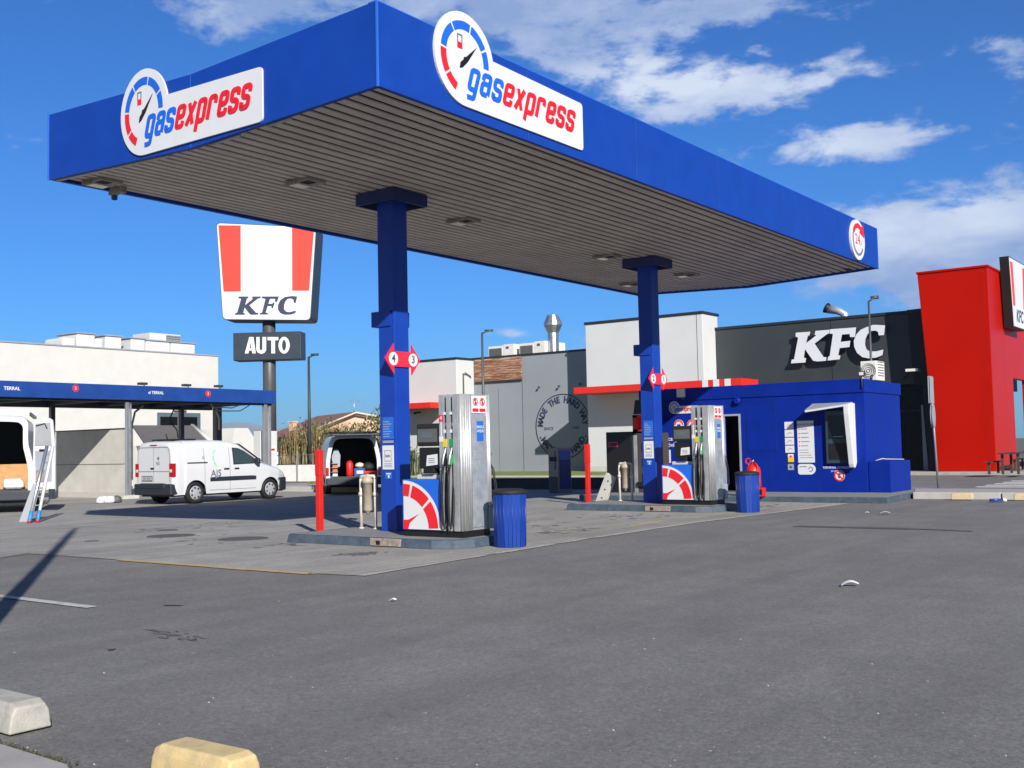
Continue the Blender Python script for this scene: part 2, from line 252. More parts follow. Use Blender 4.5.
# ------------------------------------------------------------------ mesh helpers
class Fr:
    """a vertical working plane: origin, direction to the right, up, outward normal"""
    def __init__(s, o, r, u=Vector((0, 0, 1))):
        s.o = Vector(o); s.r = Vector(r).normalized(); s.u = Vector(u).normalized(); s.n = s.r.cross(s.u)
    def p(s, a, z, d=0): return s.o + s.r*a + s.u*z + s.n*d
    def px(s, x, y):
        d = ray(x, y); t = (s.o-CAMP).dot(s.n)/d.dot(s.n); q = CAMP + d*t - s.o
        return (q.dot(s.r), q.dot(s.u))
def FU(x, y=0, z=0): return Fr((x, y, z), (0, -1, 0))          # faces -X
def FV(y, x=0, z=0): return Fr((x, y, z), (1, 0, 0))           # faces -Y
class MB:
    def __init__(s): s.v = []; s.f = []; s.m = []; s.mats = []; s.sm = []
    def mi(s, m):
        if m not in s.mats: s.mats.append(m)
        return s.mats.index(m)
    def add(s, vs, fs, m, smooth=False):
        o = len(s.v); s.v += [Vector(q) for q in vs]; k = s.mi(m)
        for f in fs: s.f.append([i+o for i in f]); s.m.append(k); s.sm.append(smooth)
    def box(s, a, b, m):
        x0, y0, z0 = a; x1, y1, z1 = b
        vs = [(x0, y0, z0), (x1, y0, z0), (x1, y1, z0), (x0, y1, z0), (x0, y0, z1), (x1, y0, z1), (x1, y1, z1), (x0, y1, z1)]
        s.add(vs, [(0, 3, 2, 1), (4, 5, 6, 7), (0, 1, 5, 4), (1, 2, 6, 5), (2, 3, 7, 6), (3, 0, 4, 7)], m); return s
    def fbox(s, fr, a0, a1, z0, z1, d0, d1, m): return s.prism(fr, [(a0, z0), (a1, z0), (a1, z1), (a0, z1)], d0, d1, m)
    def prism(s, fr, pts, d0, d1, m, side=None):
        n = len(pts); vs = [fr.p(a, z, d0) for a, z in pts]+[fr.p(a, z, d1) for a, z in pts]
        area = sum(pts[i][0]*pts[(i+1) % n][1]-pts[(i+1) % n][0]*pts[i][1] for i in range(n))
        fwd = list(range(n, 2*n)); bk = list(range(n))[::-1]
        sides = [(i, (i+1) % n, n+(i+1) % n, n+i) for i in range(n)]
        if area*(d1-d0) < 0: fwd = fwd[::-1]; bk = bk[::-1]; sides = [q[::-1] for q in sides]
        s.add(vs, [fwd, bk], m); o = len(s.v)-2*n; k = s.mi(side or m)
        for q in sides: s.f.append([i+o for i in q]); s.m.append(k); s.sm.append(False)
        return s
    def rings(s, rings, m, cap=(True, True), smooth=True, closed=True):
        n = len(rings[0]); vs = [q for r in rings for q in r]; fs = []
        for i in range(len(rings)-1):
            for j in range(n if closed else n-1):
                j2 = (j+1) % n; fs.append((i*n+j, i*n+j2, (i+1)*n+j2, (i+1)*n+j))
        s.add(vs, fs, m, smooth); o = len(s.v)-len(vs); k = s.mi(m)
        if cap[0]: s.f.append([o+i for i in range(n)][::-1]); s.m.append(k); s.sm.append(False)
        if cap[1]: s.f.append([o+(len(rings)-1)*n+i for i in range(n)]); s.m.append(k); s.sm.append(False)
        return s
    def tube(s, path, r, m, seg=8):
        path = [Vector(p) for p in path]; rs = r if isinstance(r, (list, tuple)) else [r]*len(path); rg = []
        t0 = (path[1]-path[0]).normalized(); a = t0.orthogonal().normalized()
        for i, p in enumerate(path):
            t = ((path[min(i+1, len(path)-1)]-path[max(i-1, 0)])).normalized(); a = (a-t*a.dot(t)).normalized(); b = t.cross(a)
            rg.append([p+(a*math.cos(q)+b*math.sin(q))*rs[i] for q in [2*PI*k/seg for k in range(seg)]])
        return s.rings(rg, m)
    def lathe(s, c, prof, m, seg=16, smooth=True, rot=0, ax=None):
        c = Vector(c); A = ax or (Vector((1, 0, 0)), Vector((0, 1, 0)), Vector((0, 0, 1)))
        rg = [[c+A[0]*r*math.cos(2*PI*k/seg+rot)+A[1]*r*math.sin(2*PI*k/seg+rot)+A[2]*z for k in range(seg)] for r, z in prof]
        return s.rings(rg, m, smooth=smooth)
    def stroke(s, fr, pts, w, d0, d1, m, rad=0):
        P = [Vector(p) for p in pts]
        if rad:
            Q = [P[0]]
            for i in range(1, len(P)-1):
                a = (P[i-1]-P[i]); b = (P[i+1]-P[i]); r = min(rad, a.length*.5, b.length*.5)
                p0 = P[i]+a.normalized()*r; p2 = P[i]+b.normalized()*r
                for k in range(5): t = k/4; Q.append(p0*(1-t)**2+P[i]*2*t*(1-t)+p2*t*t)
            Q.append(P[-1]); P = Q
        L, R = [], []
        for i, p in enumerate(P):
            t = (P[min(i+1, len(P)-1)]-P[max(i-1, 0)]).normalized(); nn = Vector((-t.y, t.x)); k = 1
            if 0 < i < len(P)-1:
                t1 = (P[i]-P[i-1]).normalized(); c = abs(nn.dot(Vector((-t1.y, t1.x)))); k = 1/max(c, .5)
            L.append(p+nn*w/2*k); R.append(p-nn*w/2*k)
        for i in range(len(P)-1):
            s.prism(fr, [tuple(L[i]), tuple(L[i+1]), tuple(R[i+1]), tuple(R[i])], d0+i*.00004, d1+i*.00012, m)
        return s
    def ringarc(s, fr, c, r0, r1, a0, a1, d0, d1, m, n=None):
        n = n or max(3, int(abs(a1-a0)/6)); A = [math.radians(a0+(a1-a0)*i/n) for i in range(n+1)]
        pts = [(c[0]+math.cos(a)*r1, c[1]+math.sin(a)*r1) for a in A]+[(c[0]+math.cos(a)*r0, c[1]+math.sin(a)*r0) for a in A[::-1]]
        return s.prism(fr, pts, d0, d1, m)
    def disc(s, fr, c, r, d0, d1, m, n=32, side=None):
        return s.prism(fr, [(c[0]+r*math.cos(2*PI*i/n), c[1]+r*math.sin(2*PI*i/n)) for i in range(n)], d0, d1, m, side)
    def text(s, fr, body, a, z, size, d, m, off=0, shear=0, sx=1, align='CENTER', thick=.004, rot=0):
        cu = bpy.data.curves.new('t', 'FONT'); cu.body = body; cu.size = size; cu.align_x = align; cu.align_y = 'CENTER'; cu.offset = off*size; cu.shear = shear
        cu.resolution_u = 3; cu.extrude = thick/2
        ob = bpy.data.objects.new('t', cu); COL.objects.link(ob); dg = bpy.context.evaluated_depsgraph_get(); me = bpy.data.meshes.new_from_object(ob.evaluated_get(dg))
        cs, sn = math.cos(rot), math.sin(rot); vs = []
        for v in me.vertices:
            x, y = v.co.x*sx, v.co.y; vs.append(fr.p(a+x*cs-y*sn, z+x*sn+y*cs, d+thick/2+v.co.z))
        s.add(vs, [list(p.vertices) for p in me.polygons], m)
        bpy.data.objects.remove(ob); bpy.data.curves.remove(cu); bpy.data.meshes.remove(me); return s
    def build(s, name, parent=None, bevel=0, seg=2, local=False):
        me = bpy.data.meshes.new(name); vs = s.v
        if parent is not None and not local:
            inv = parent.matrix_basis.inverted(); q = parent.parent
            mw = parent.matrix_basis.copy()
            while q: mw = q.matrix_basis @ mw; q = q.parent
            inv = mw.inverted(); vs = [inv @ v for v in vs]
        me.from_pydata([tuple(v) for v in vs], [], s.f)
        for x in s.mats: me.materials.append(MATS[x])
        me.polygons.foreach_set('material_index', s.m); me.polygons.foreach_set('use_smooth', s.sm); me.update()
        bm = bmesh.new(); bm.from_mesh(me); bmesh.ops.recalc_face_normals(bm, faces=bm.faces); bm.to_mesh(me); bm.free()
        o = bpy.data.objects.new(name, me); COL.objects.link(o)
        if parent is not None: o.parent = parent
        if bevel:
            b = o.modifiers.new('bevel', 'BEVEL'); b.width = bevel; b.segments = seg; b.limit_method = 'ANGLE'; b.angle_limit = math.radians(40)
        return o
def tag(o, label, cat, group=None):
    o['label'] = label; o['category'] = cat
    if group: o['group'] = group
    return o
def thing(name, loc, label, cat, group=None, rz=0):
    o = bpy.data.objects.new(name, None); COL.objects.link(o); o.location = loc; o.rotation_euler = (0, 0, rz); o.empty_display_size = .3
    o.matrix_basis = Matrix.Translation(loc) @ Matrix.Rotation(rz, 4, 'Z')
    return tag(o, label, cat, group)
def struct(name, mb, **k): o = mb.build(name, **k); o['kind'] = 'structure'; return o
def kids(o): return [c for c in bpy.data.objects if c.parent == o]
def dup(root, loc, label=None, rz=None):
    def cp(o, par):
        c = o.copy(); COL.objects.link(c)
        if par is not None: c.parent = par
        for k in kids(o): cp(k, c)
        return c
    r = cp(root, None); r.location = loc
    if rz is not None: r.rotation_euler = (0, 0, rz)
    if label: r['label'] = label
    return r

# ------------------------------------------------------------------ ground
g = MB(); n = 24
g.add([(-300, -300, -.02), (900, -300, -.02), (900, 900, -.02), (-300, 900, -.02)], [(0, 1, 2, 3)], 'road_asphalt')
struct('ground', g)
g = MB(); g.add([(-40, -30, -.012), (44, -30, -.012), (44, 27.6, -.012), (36, 28.5, -.012), (-40, 28.5, -.012)], [(0, 1, 2, 3, 4)], 'asphalt'); struct('forecourt_asphalt', g)
g = MB()
edge = [(9.35, 9.02), (14.3, 9.28), (18.5, 9.25), (24.3, 8.75), (25.1, 8.7), (25.1, 10.0), (34, 10), (36, 14), (36.5, 27), (36, 38), (28, 44), (-14, 44), (-14, 15.1), (6, 15.2), (8.4, 15.5), (9.2, 15.9), (9.25, 13.6), (9.12, 11)]
g.add([(x, y, -.004) for x, y in edge], [list(range(len(edge)))], 'concrete'); struct('concrete_apron', g)
g = MB(); Z = Fr((0, 0, 0), (1, 0, 0), (0, 1, 0))
def line(pts, w, m, z=.001): g.stroke(Z, pts, w, z-.003, z, m)
line([(9.22, 13.6), (9.20, 9.75)], .12, 'paint_yellow'); line([(9.18, 9.75), (12.0, 9.85)], .08, 'paint_worn')
line([(17.2, 10.0), (18.6, 10.1)], .08, 'paint_yellow', .0015); line([(14.8, 10.9), (18.4, 10.15)], .07, 'paint_worn', .002); line([(19.3, 9.9), (22.5, 9.9)], .07, 'paint_worn')
line([(6.24, 11.6), (6.22, 9.62)], .11, 'paint_white'); line([(6.3, 17), (6.26, 13)], .11, 'paint_white')
rr = random.Random(8)
for i in range(60):
    a = Vector((9.35, 9.0)).lerp(Vector((24.4, 8.76)), i/60); b_ = Vector((9.35, 9.0)).lerp(Vector((24.4, 8.76)), (i+.93)/60)
    a.y = 9.02+.24*min(1, (a.x-9.35)/5)-.5*max(0, (a.x-18.5)/6); b_.y = 9.02+.24*min(1, (b_.x-9.35)/5)-.5*max(0, (b_.x-18.5)/6)
    if rr.random() < .9: line([(a.x, a.y+.03), (b_.x, b_.y+.03)], rr.uniform(.05, .10), 'slab_edge', .0008+.0001*(i % 2))
struct('road_markings', g)
g = MB()
for (x, y, r) in ((12.32, 16.6, .42), (12.4, 14.75, .42), (13.2, 17.9, .2), (11.0, 17.0, .12)):
    g.prism(Z, [(x+r*math.cos(a*PI/14), y+r*math.sin(a*PI/14)) for a in range(28)], -.004, .004, 'patch_dark')
struct('manhole_covers', g)
g = MB()
def blot(cx, cy, rx, ry, ang, m, z, n=30, j=.35):
    pts = []
    for i in range(n):
        a = 2*PI*i/n; k = 1+random.uniform(-j, j); x = rx*k*math.cos(a); y = ry*k*math.sin(a)
        pts.append((cx+x*math.cos(ang)-y*math.sin(ang), cy+x*math.sin(ang)+y*math.cos(ang)))
    g.prism(Z, pts, z-.004, z, m)
for i in range(26):
    t = random.random(); x = 5.66+random.gauss(0, .06)-t*.1; y = 7.95-t*.8
    blot(x, y, random.uniform(.005, .014), random.uniform(.02, .07), random.uniform(-.5, .5), 'stain', -.0025+i*.00002, 11, .6)
blot(4.95, 7.4, .03, .02, 0, 'oil', -.003); blot(6.7, 9.0, .02, .09, .4, 'oil', -.003)
g.prism(Z, [(18.0, 7.3), (18.25, 7.25), (18.35, 5.5), (18.1, 5.3)], -.006, -.002, 'patch_dark'); g.prism(Z, [(18.2, 5.45), (18.3, 5.4), (18.1, 4.4), (18.0, 4.4)], -.006, -.003, 'patch_dark')
rr_s = random.getstate()
for (cx, cy, sx, sy, n_) in ((11.25, 10.95, .16, .10, 26), (11.9, 13.2, .4, .15, 16), (15.8, 10.6, .5, .25, 22), (16.5, 12.3, .6, .4, 26), (14.0, 18.0, .6, .6, 16), (19.3, 11.5, .5, .5, 22), (23.2, 10.1, .4, .2, 14), (12.3, 15.6, .5, .8, 14)):
    for i in range(n_): blot(cx+random.gauss(0, sx), cy+random.gauss(0, sy), random.uniform(.02, .13), random.uniform(.015, .07), random.random()*3, 'stain', .0006+.00003*i, 12, .55)
struct('oil_stains', g)

# KFC side: road, raised lot, crosswalk
g = MB(); g.box((45.0, -20, -.1), (70, 60, .10), 'pavement'); struct('restaurant_pavement', g, bevel=.02)
g = MB(); g.box((40.2, 24.5, -.1), (44.9, 60, .14), 'kerb_stone'); struct('kerb_of_the_lawn', g, bevel=.02)
g = MB(); g.box((41.0, 24.9, .1), (47.2, 60, .17), 'grass'); struct('lawn', g)
g = MB()
for k in range(5): g.prism(Z, [(34.0+k*1.15, 8.15), (34.55+k*1.15, 8.2), (34.55+k*1.15, 4.2), (34.0+k*1.15, 4.2)], -.011, -.0075, 'paint_cross')
struct('crosswalk', g)
# kerb in front of the road on the right
K0, K1 = Vector((27.3, 8.0, 0)), Vector((27.9, -6, 0))
g = MB(); L = (K1-K0).length; nk = 14
for i in range(nk):
    a = K0.lerp(K1, i/nk+.0012); b = K0.lerp(K1, (i+1)/nk-.0012)
    g.prism(Z, [(a.x, a.y), (b.x, b.y), (b.x+.16, b.y), (a.x+.16, a.y)], -.02, .15, 'kerb_stone')
g.prism(Z, [(27.46, 8.0), (28.06, -6), (30.2, -6), (29.6, 8.6)], -.02, .142, 'pavement')
struct('kerb', g, bevel=.015)
# corner pavement at the near left, with moss along its edge
c0, c1, c2 = G(-60, 728), G(68, 768), G(90, 830)
g = MB(); g.prism(Z, [(c0.x, c0.y), (c1.x, c1.y), (c2.x, c2.y), (c2.x-3.5, c2.y-.3), (c0.x-3, c0.y+.3)], -.1, .02, 'pavement'); struct('corner_pavement', g, bevel=.01)
g = MB(); rr = random.Random(3)
for i in range(520):
    t = rr.random(); p = c0.lerp(c1, t) + Vector((rr.gauss(.015, .025), rr.gauss(.015, .02), 0)); h = rr.uniform(.005, .022)*(1.4 if rr.random() < .08 else 1); w = .006; a = rr.random()*6
    dx, dy = math.cos(a)*w, math.sin(a)*w; lean = Vector((rr.gauss(0, .012), rr.gauss(0, .012), h))
    g.add([p+Vector((-dx, -dy, 0)), p+Vector((dx, dy, 0)), p+lean], [(0, 1, 2)], 'moss')
o = g.build('kerb_moss'); o['kind'] = 'stuff'; o['label'] = 'dry moss and weeds along the near pavement edge'; o['category'] = 'weeds'

# hills far away
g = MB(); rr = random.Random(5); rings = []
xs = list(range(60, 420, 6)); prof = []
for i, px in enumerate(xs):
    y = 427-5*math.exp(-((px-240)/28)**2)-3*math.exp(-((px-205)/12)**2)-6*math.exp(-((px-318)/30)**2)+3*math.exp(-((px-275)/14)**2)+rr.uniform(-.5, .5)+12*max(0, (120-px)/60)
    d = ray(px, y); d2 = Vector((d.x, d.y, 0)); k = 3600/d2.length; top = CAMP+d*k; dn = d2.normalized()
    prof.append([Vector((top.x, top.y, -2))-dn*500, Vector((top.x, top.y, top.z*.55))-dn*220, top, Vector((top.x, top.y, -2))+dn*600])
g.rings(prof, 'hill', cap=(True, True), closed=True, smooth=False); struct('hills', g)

# ------------------------------------------------------------------ petrol canopy
CU0, CV0, CL, CW, CB, CT, SAG = 9.417, 8.746, 18.367, 6.964, 5.749, 6.775, .125
CU1, CV1 = CU0+CL, CV0+CW; CVM = CV0+CW/2
canopy = thing('petrol_canopy', (18.6, CVM, 0), 'blue filling station canopy on two square blue columns with slatted soffit', 'canopy')
def sag(v): return SAG*(1-abs(v-CVM)/(CW/2))
T = .07
for y0 in (CV0, CV1-T): MB().box((CU0+T, y0, CB), (CU1-T, y0+T, CT), 'fascia_blue').build('fascia', canopy)
for x0 in (CU0, CU1-T):
    b = MB(); f = Fr((x0+T, 0, 0), (0, 1, 0)) ; ys = [CV0, CVM, CV1]
    pts = [(y, CB-sag(y)) for y in ys]+[(y, CT-sag(y)) for y in ys[::-1]]
    b.prism(f, pts, 0, -T if f.n.x > 0 else T, 'fascia_blue'); b.build('fascia', canopy)
b = MB()
for x0 in (CU0, CU1):
    for y0 in (CV0, CV1):
        b.box((x0-.012, y0-.012, CB-.01), (x0+.012, y0+.012, CT+.01), 'trim_blue')
b.box((CU0, CV0, CT-.002), (CU1, CV0+.14, CT+.012), 'trim_blue')
b.build('corner_trim', canopy)
# panel joints on the fascia
b = MB()
for k in range(1, 6): b = MB(); b.box((CU0+k*3.06-.005, CV0-.003, CB+.01), (CU0+k*3.06+.005, CV0+.001, CT-.01), 'dark_blue'); b.box((CU0+k*3.06+.005, CV0-.003, CB+.01), (CU0+k*3.06+.012, CV0+.001, CT-.01), 'trim_blue'); b.build('panel_joint', canopy)
b = MB(); b.box((CU0-.0025, CVM-.004, CB-SAG+.01), (CU0+.001, CVM+.004, CT-SAG-.01), 'trim_blue')
b.build('panel_joint', canopy)
# roof deck, soffit slats
b = MB()
for (ya, yb) in ((CV0+T, CVM), (CVM, CV1-T)):
    za, zb = CT-.25-sag(ya), CT-.25-sag(yb)
    b.add([(CU0+T, ya, za), (CU1-T, ya, za), (CU1-T, yb, zb), (CU0+T, yb, zb)], [(0, 1, 2, 3)], 'roof_grey')
b.build('roof', canopy)
b = MB(); NS = 33; p = (CW-2*T)/NS
for i in range(NS):
    ya = CV0+T+p*i+.04; yb = ya+p-.075; za = CB+.05-sag(ya); zb = CB+.05-sag(yb)
    ring = lambda x: [Vector((x, ya, za)), Vector((x, yb, zb)), Vector((x, yb+.004, zb+.018)), Vector((x, ya-.004, za+.018))]
    b.rings([ring(CU0+T+.01), ring(CU1-T-.01)], 'soffit', smooth=False)
ya, yb = CV0+T, CV1-T
b.add([(CU0+T, ya, CB+.12), (CU1-T, ya, CB+.12), (CU1-T, CVM, CB+.12-SAG), (CU0+T, CVM, CB+.12-SAG), (CU1-T, yb, CB+.12), (CU0+T, yb, CB+.12)], [(0, 1, 2, 3), (3, 2, 4, 5)], 'soffit_gap')
b.build('soffit', canopy)
b = MB()
for (ya, yb, m) in ((CVM-.3, CVM-.9, 'lip'), (CVM+.6, CV1-.1, 'lip'), (CV0+1.6, CV0+2.0, 'lip')):
    b.prism(Fr((CU0+T+.001, 0, 0), (0, 1, 0)), [(ya, CB-.012-sag(ya)), (yb, CB-.012-sag(yb)), (yb, CB+.03-sag(yb)), (ya, CB+.03-sag(ya))], 0, .05, m)
b.build('edge_trim', canopy)
# lamps in the soffit
Zs = lambda z: Fr((0, 0, z), (1, 0, 0), (0, 1, 0))
for (px, py) in ((305, 180), (463, 219), (607, 255), (687, 273), (102, 186), (500, 300)):
    q = G(px, py, CB-.05) if (px, py) != (500, 300) else Vector((25.5, 14.6, 0))
    z = CB+.05-sag(q.y)
    b = MB(); b.box((q.x-.19, q.y-.27, z-.055), (q.x+.19, q.y+.27, z-.002), 'lamp_body'); b.box((q.x-.15, q.y-.22, z-.058), (q.x+.05, q.y-.02, z-.052), 'soffit_gap'); b.box((q.x-.13, q.y+.03, z-.068), (q.x+.15, q.y+.22, z-.05), 'lamp_glass'); b.box((q.x-.21, q.y-.0, z-.075), (q.x-.17, q.y+.2, z-.03), 'rusty')
    o = b.build('soffit_lamp', canopy, bevel=.03)
b = MB(); q = G(121, 195, CB-.1); b.box((q.x-.05, CV1-.4, CB-.07), (q.x+.05, CV1-.05, CB+.06), 'lamp_body'); b.tube([(q.x, CV1-.15, CB+.02), (q.x+.05, CV1-.06, CB-.12)], .05, 'lamp_dark'); b.build('floodlight', canopy)
b = MB(); q = G(842, 272, CB-.1); b.tube([(CU1-.35, q.y, CB+.04), (CU1-.3, q.y, CB-.06)], .05, 'lamp_dark'); b.box((CU1-.5, q.y-.06, CB-.0), (CU1-.2, q.y+.06, CB+.06), 'lamp_dark'); b.build('camera_mount', canopy)

# the logo board: drawn once in its own plane
GLY = {'g': [[(0, -.42), (.20, -.42), (.46, -.42), (.5, 1.0), (0, 1.0), (0, .02), (.48, .02)]],
       'a': [[(.0, .70), (.0, 1.0), (.5, 1.0), (.5, 0)], [(.5, .56), (0, .56), (0, .0), (.42, 0)]],
       's': [[(.5, .72), (.5, 1.0), (0, 1.0), (0, .54), (.5, .46), (.5, 0), (0, 0), (0, .28)]],
       'e': [[(.5, .26), (.5, 0), (0, 0), (0, 1.0), (.5, 1.0), (.5, .5), (.06, .5)]],
       'x': [[(0, 1.05), (.5, -.05)], [(.5, 1.05), (0, -.05)]],
       'p': [[(0, -.48), (0, 1.0), (.5, 1.0), (.5, 0), (.08, 0)]],
       'r': [[(0, -.05), (0, 1.0), (.46, 1.0), (.46, .68)]]}
def script_word(b, f, word, a, z, xh, d, m, sx=1., adv=.80, slant=.28, w=.27):
    k = 0
    for ch in word:
        for st in GLY[ch]:
            k += 1
            pts = [(a+(x*.92+y*slant)*xh*sx, z+y*xh) for x, y in st]
            b.stroke(f, pts, w*xh*.95, d, d+.012+.0007*k, m, rad=xh*.16)
        a += adv*xh*sx
    return a
def logo(parent, f, s=1.0, sx=1.0, d=.0, name='logo_sign'):
    b = MB(); c = (.64*sx*s, .62*s); r = .62*s; P = []
    a1 = 3.48*s*sx; q = .06*s
    for i in range(5): an = -PI/2+i*PI/8; P.append((a1-q+q*math.cos(an), q+q*math.sin(an)))
    for i in range(5): an = i*PI/8; P.append((a1-q+q*math.cos(an), .72*s-q+q*math.sin(an)))
    for i in range(40):
        an = math.radians(13+(270-13)*i/39); P.append((c[0]+r*sx*math.cos(an), c[1]+r*math.sin(an)))
    b.prism(f, P, d, d+.028*s, 'sign_white'); e = d+.028*s
    class E(Fr): pass
    g2 = Fr(f.p(c[0], c[1], e), f.r, f.u)
    def arc(a0, a1_, m):
        n = 8; A = [math.radians(a0+(a1_-a0)*i/n) for i in range(n+1)]; ro, ri = .50*s, .39*s
        b.prism(g2, [(math.cos(x)*ro*sx, math.sin(x)*ro) for x in A]+[(math.cos(x)*ri*sx, math.sin(x)*ri) for x in A[::-1]], -.002, .006*s, m)
    for a0, a1_, m in ((-2, 27, 'logo_blue'), (31, 73, 'logo_blue'), (77, 122, 'logo_blue'), (126, 171, 'logo_blue'), (175, 213, 'logo_red'), (217, 245, 'logo_red')): arc(a0, a1_, m)
    b.prism(g2, [(-.10*s*sx, -.06*s), (.02*s*sx, .04*s), (.24*s*sx, .22*s), (.05*s*sx, -.02*s), (-.06*s*sx, -.12*s), (-.12*s*sx, -.14*s)], -.002, .008*s, 'black')
    b.disc(g2, (0, .0), .035*s, -.002, .009*s, 'black', 12)
    b.prism(g2, [(-.16*s*sx, .12*s), (-.06*s*sx, .12*s), (-.06*s*sx, .2*s), (-.16*s*sx, .2*s)], -.002, .007*s, 'logo_red')
    b.stroke(g2, [(-.155*s*sx, .2*s), (-.155*s*sx, .3*s), (-.065*s*sx, .3*s), (-.065*s*sx, .2*s)], .016*s, -.002, .007*s, 'ink_grey')
    g3 = Fr(f.p(0, 0, e), f.r, f.u)
    a = script_word(b, g3, 'gas', .70*s*sx, .25*s, .27*s, -.008, 'logo_blue', sx*1.19)
    script_word(b, g3, 'express', a+.0*s, .25*s, .27*s, -.008, 'logo_red', sx*1.19)
    return b.build(name, parent)
logo(canopy, Fr((CU0+1.0, CV0, CB+.14), (1, 0, 0)), 1.0, 1.0, .0)
logo(canopy, Fr((CU0, CV0+5.06, CB-.045), (0, -1, 0)), 1.0, .88, .0)
# 24 hour roundel
f = FV(CV0); b = MB(); c = (f.px(856, 240)); b.disc(f, c, .49, 0, .05, 'sign_white', 40)
b.ringarc(f, c, .33, .385, 110, 330, .045, .058, 'ink_grey'); b.ringarc(f, c, .29, .40, 40, 150, .045, .062, 'logo_red'); b.prism(f, [(c[0]+.1, c[1]+.2), (c[0]+.42, c[1]+.1), (c[0]+.36, c[1]+.42)], .045, .064, 'logo_red')
b.text(f, '24', c[0]-.03, c[1], .36, .05, 'logo_red', off=.0); b.text(f, 'h', c[0]+.22, c[1]-.06, .16, .05, 'ink_grey')
b.build('round_sign', canopy)

CW2 = .175
def column(cu, nl, nr):
    cv = CVM-.02; z1 = CB+.05-SAG
    b = MB(); b.box((cu-CW2, cv-CW2, .10), (cu+CW2, cv+CW2, z1), 'post_blue'); col = b.build('column', canopy, bevel=.012)
    b = MB(); [b.box(p_, q_, 'dark_blue') for p_, q_ in (((cu-.42, cv-.42, z1-.20), (cu-.39, cv+.42, z1-.002)), ((cu+.39, cv-.42, z1-.20), (cu+.42, cv+.42, z1-.002)), ((cu-.39, cv-.42, z1-.20), (cu+.39, cv-.39, z1-.002)), ((cu-.39, cv+.39, z1-.20), (cu+.39, cv+.42, z1-.002)))]; b.box((cu-.385, cv-.385, z1-.05), (cu+.385, cv+.385, z1-.03), 'white'); b.build('bracket', col)  # frame coloured darker than the column to deepen its shade
    b = MB(); b.box((cu-.20, cv-.11, 3.47), (cu+.27, cv+.31, 3.72), 'post_blue'); b.build('collar', col)
    z = 2.94
    b = MB(); f = Fr((cu-CW2, cv-CW2-.012, z-.02), (1, 0, 0))
    b.prism(f, [(-.27, 0), (-.05, -.25), (-.05, -.125), (.38, -.125), (.38, -.25), (.59, 0), (.38, .25), (.38, .125), (-.05, .125), (-.05, .25)], 0, .02, 'pinkred')
    for a_, t_ in ((-.07, nl), (.41, nr)): b.disc(f, (a_, 0), .108, .02, .026, 'sign_white', 24); b.text(f, t_, a_, 0, .17, .026, 'ink', off=.015)
    b.build('pump_number_sign', col)
    f = Fr((cu-CW2-.001, cv+CW2, 0), (0, -1, 0)); b = MB()
    b.fbox(f, .06, .30, 1.62, 1.98, 0, .006, 'poster_blue'); b.fbox(f, .065, .295, 1.56, 1.6, 0, .008, 'grey_sign')
    for k in range(7): b.fbox(f, .08, .11+random.uniform(.06, .16), 1.66+k*.04, 1.672+k*.04, .005, .008, 'grey_sign')
    b.build('notice', col)
    b = MB(); b.fbox(f, .055, .30, 1.13, 1.52, 0, .006, 'sign_white'); b.fbox(f, .10, .25, 1.26, 1.44, .005, .007, 'ink_grey')
    b.fbox(f, .11, .24, 1.27, 1.43, .006, .008, 'sign_white')
    for k in range(3): b.fbox(f, .09, .26, 1.17+k*.025, 1.178+k*.025, .005, .008, 'ink_grey')
    b.text(f, 'Info', .175, 1.35, .07, .008, 'ink'); b.build('notice', col)
    b = MB(); b.fbox(f, .11, .25, .98, 1.09, 0, .006, 'poster_blue'); b.fbox(f, .13, .23, 1.05, 1.07, .005, .008, 'sign_white'); b.fbox(f, .17, .20, .99, 1.04, .005, .008, 'sign_white'); b.build('notice', col)
column(13.44, '4', '3'); column(22.08, '2', '1')

# ------------------------------------------------------------------ pump islands
def island(u, va, vb, label):
    t = thing('pump_island', (u+.9, (va+vb)/2, 0), label, 'kerb island', 'raised islands under the canopy'); b = MB(); hh = .135
    # outline, rounded right end
    P = [(u, va), (u, vb+.45), (u+.15, vb+.15), (u+.45, vb), (u+1.35, vb), (u+1.65, vb+.15), (u+1.8, vb+.45), (u+1.8, va)]
    def scale(k): cx, cy = u+.9, (va+vb)/2; return [Vector((cx+(x-cx)*(1-k/.9), cy+(y-cy)*(1-k/((va-vb)/2)), 0)) for x, y in P]
    r0 = scale(0); r1 = [q+Vector((0, 0, hh-.02)) for q in scale(.02)]; r2 = [q+Vector((0, 0, hh)) for q in scale(.04)]
    b.rings([r0, r1, r2], 'kerb_paint', cap=(False, False), smooth=False); b.build('kerb', t)
    b = MB(); b.add([q+Vector((0, 0, hh-.004)) for q in scale(.03)], [list(range(len(P)))], 'island_top'); b.build('top', t)
    b = MB(); b.box((u-.012, vb+1.05, .012), (u+.06, vb+1.66, hh-.012), 'rusty'); b.box((u-.02, vb+1.45, .03), (u+.05, vb+1.53, .09), 'black'); b.build('inset_box', t, bevel=.006)
    return t
island(12.22, 13.48, 9.98, 'low dark grey kerbed island carrying the nearer pump with chipped paint')
island(20.95, 13.85, 10.15, 'low dark grey kerbed island carrying the farther pump near the blue kiosk')

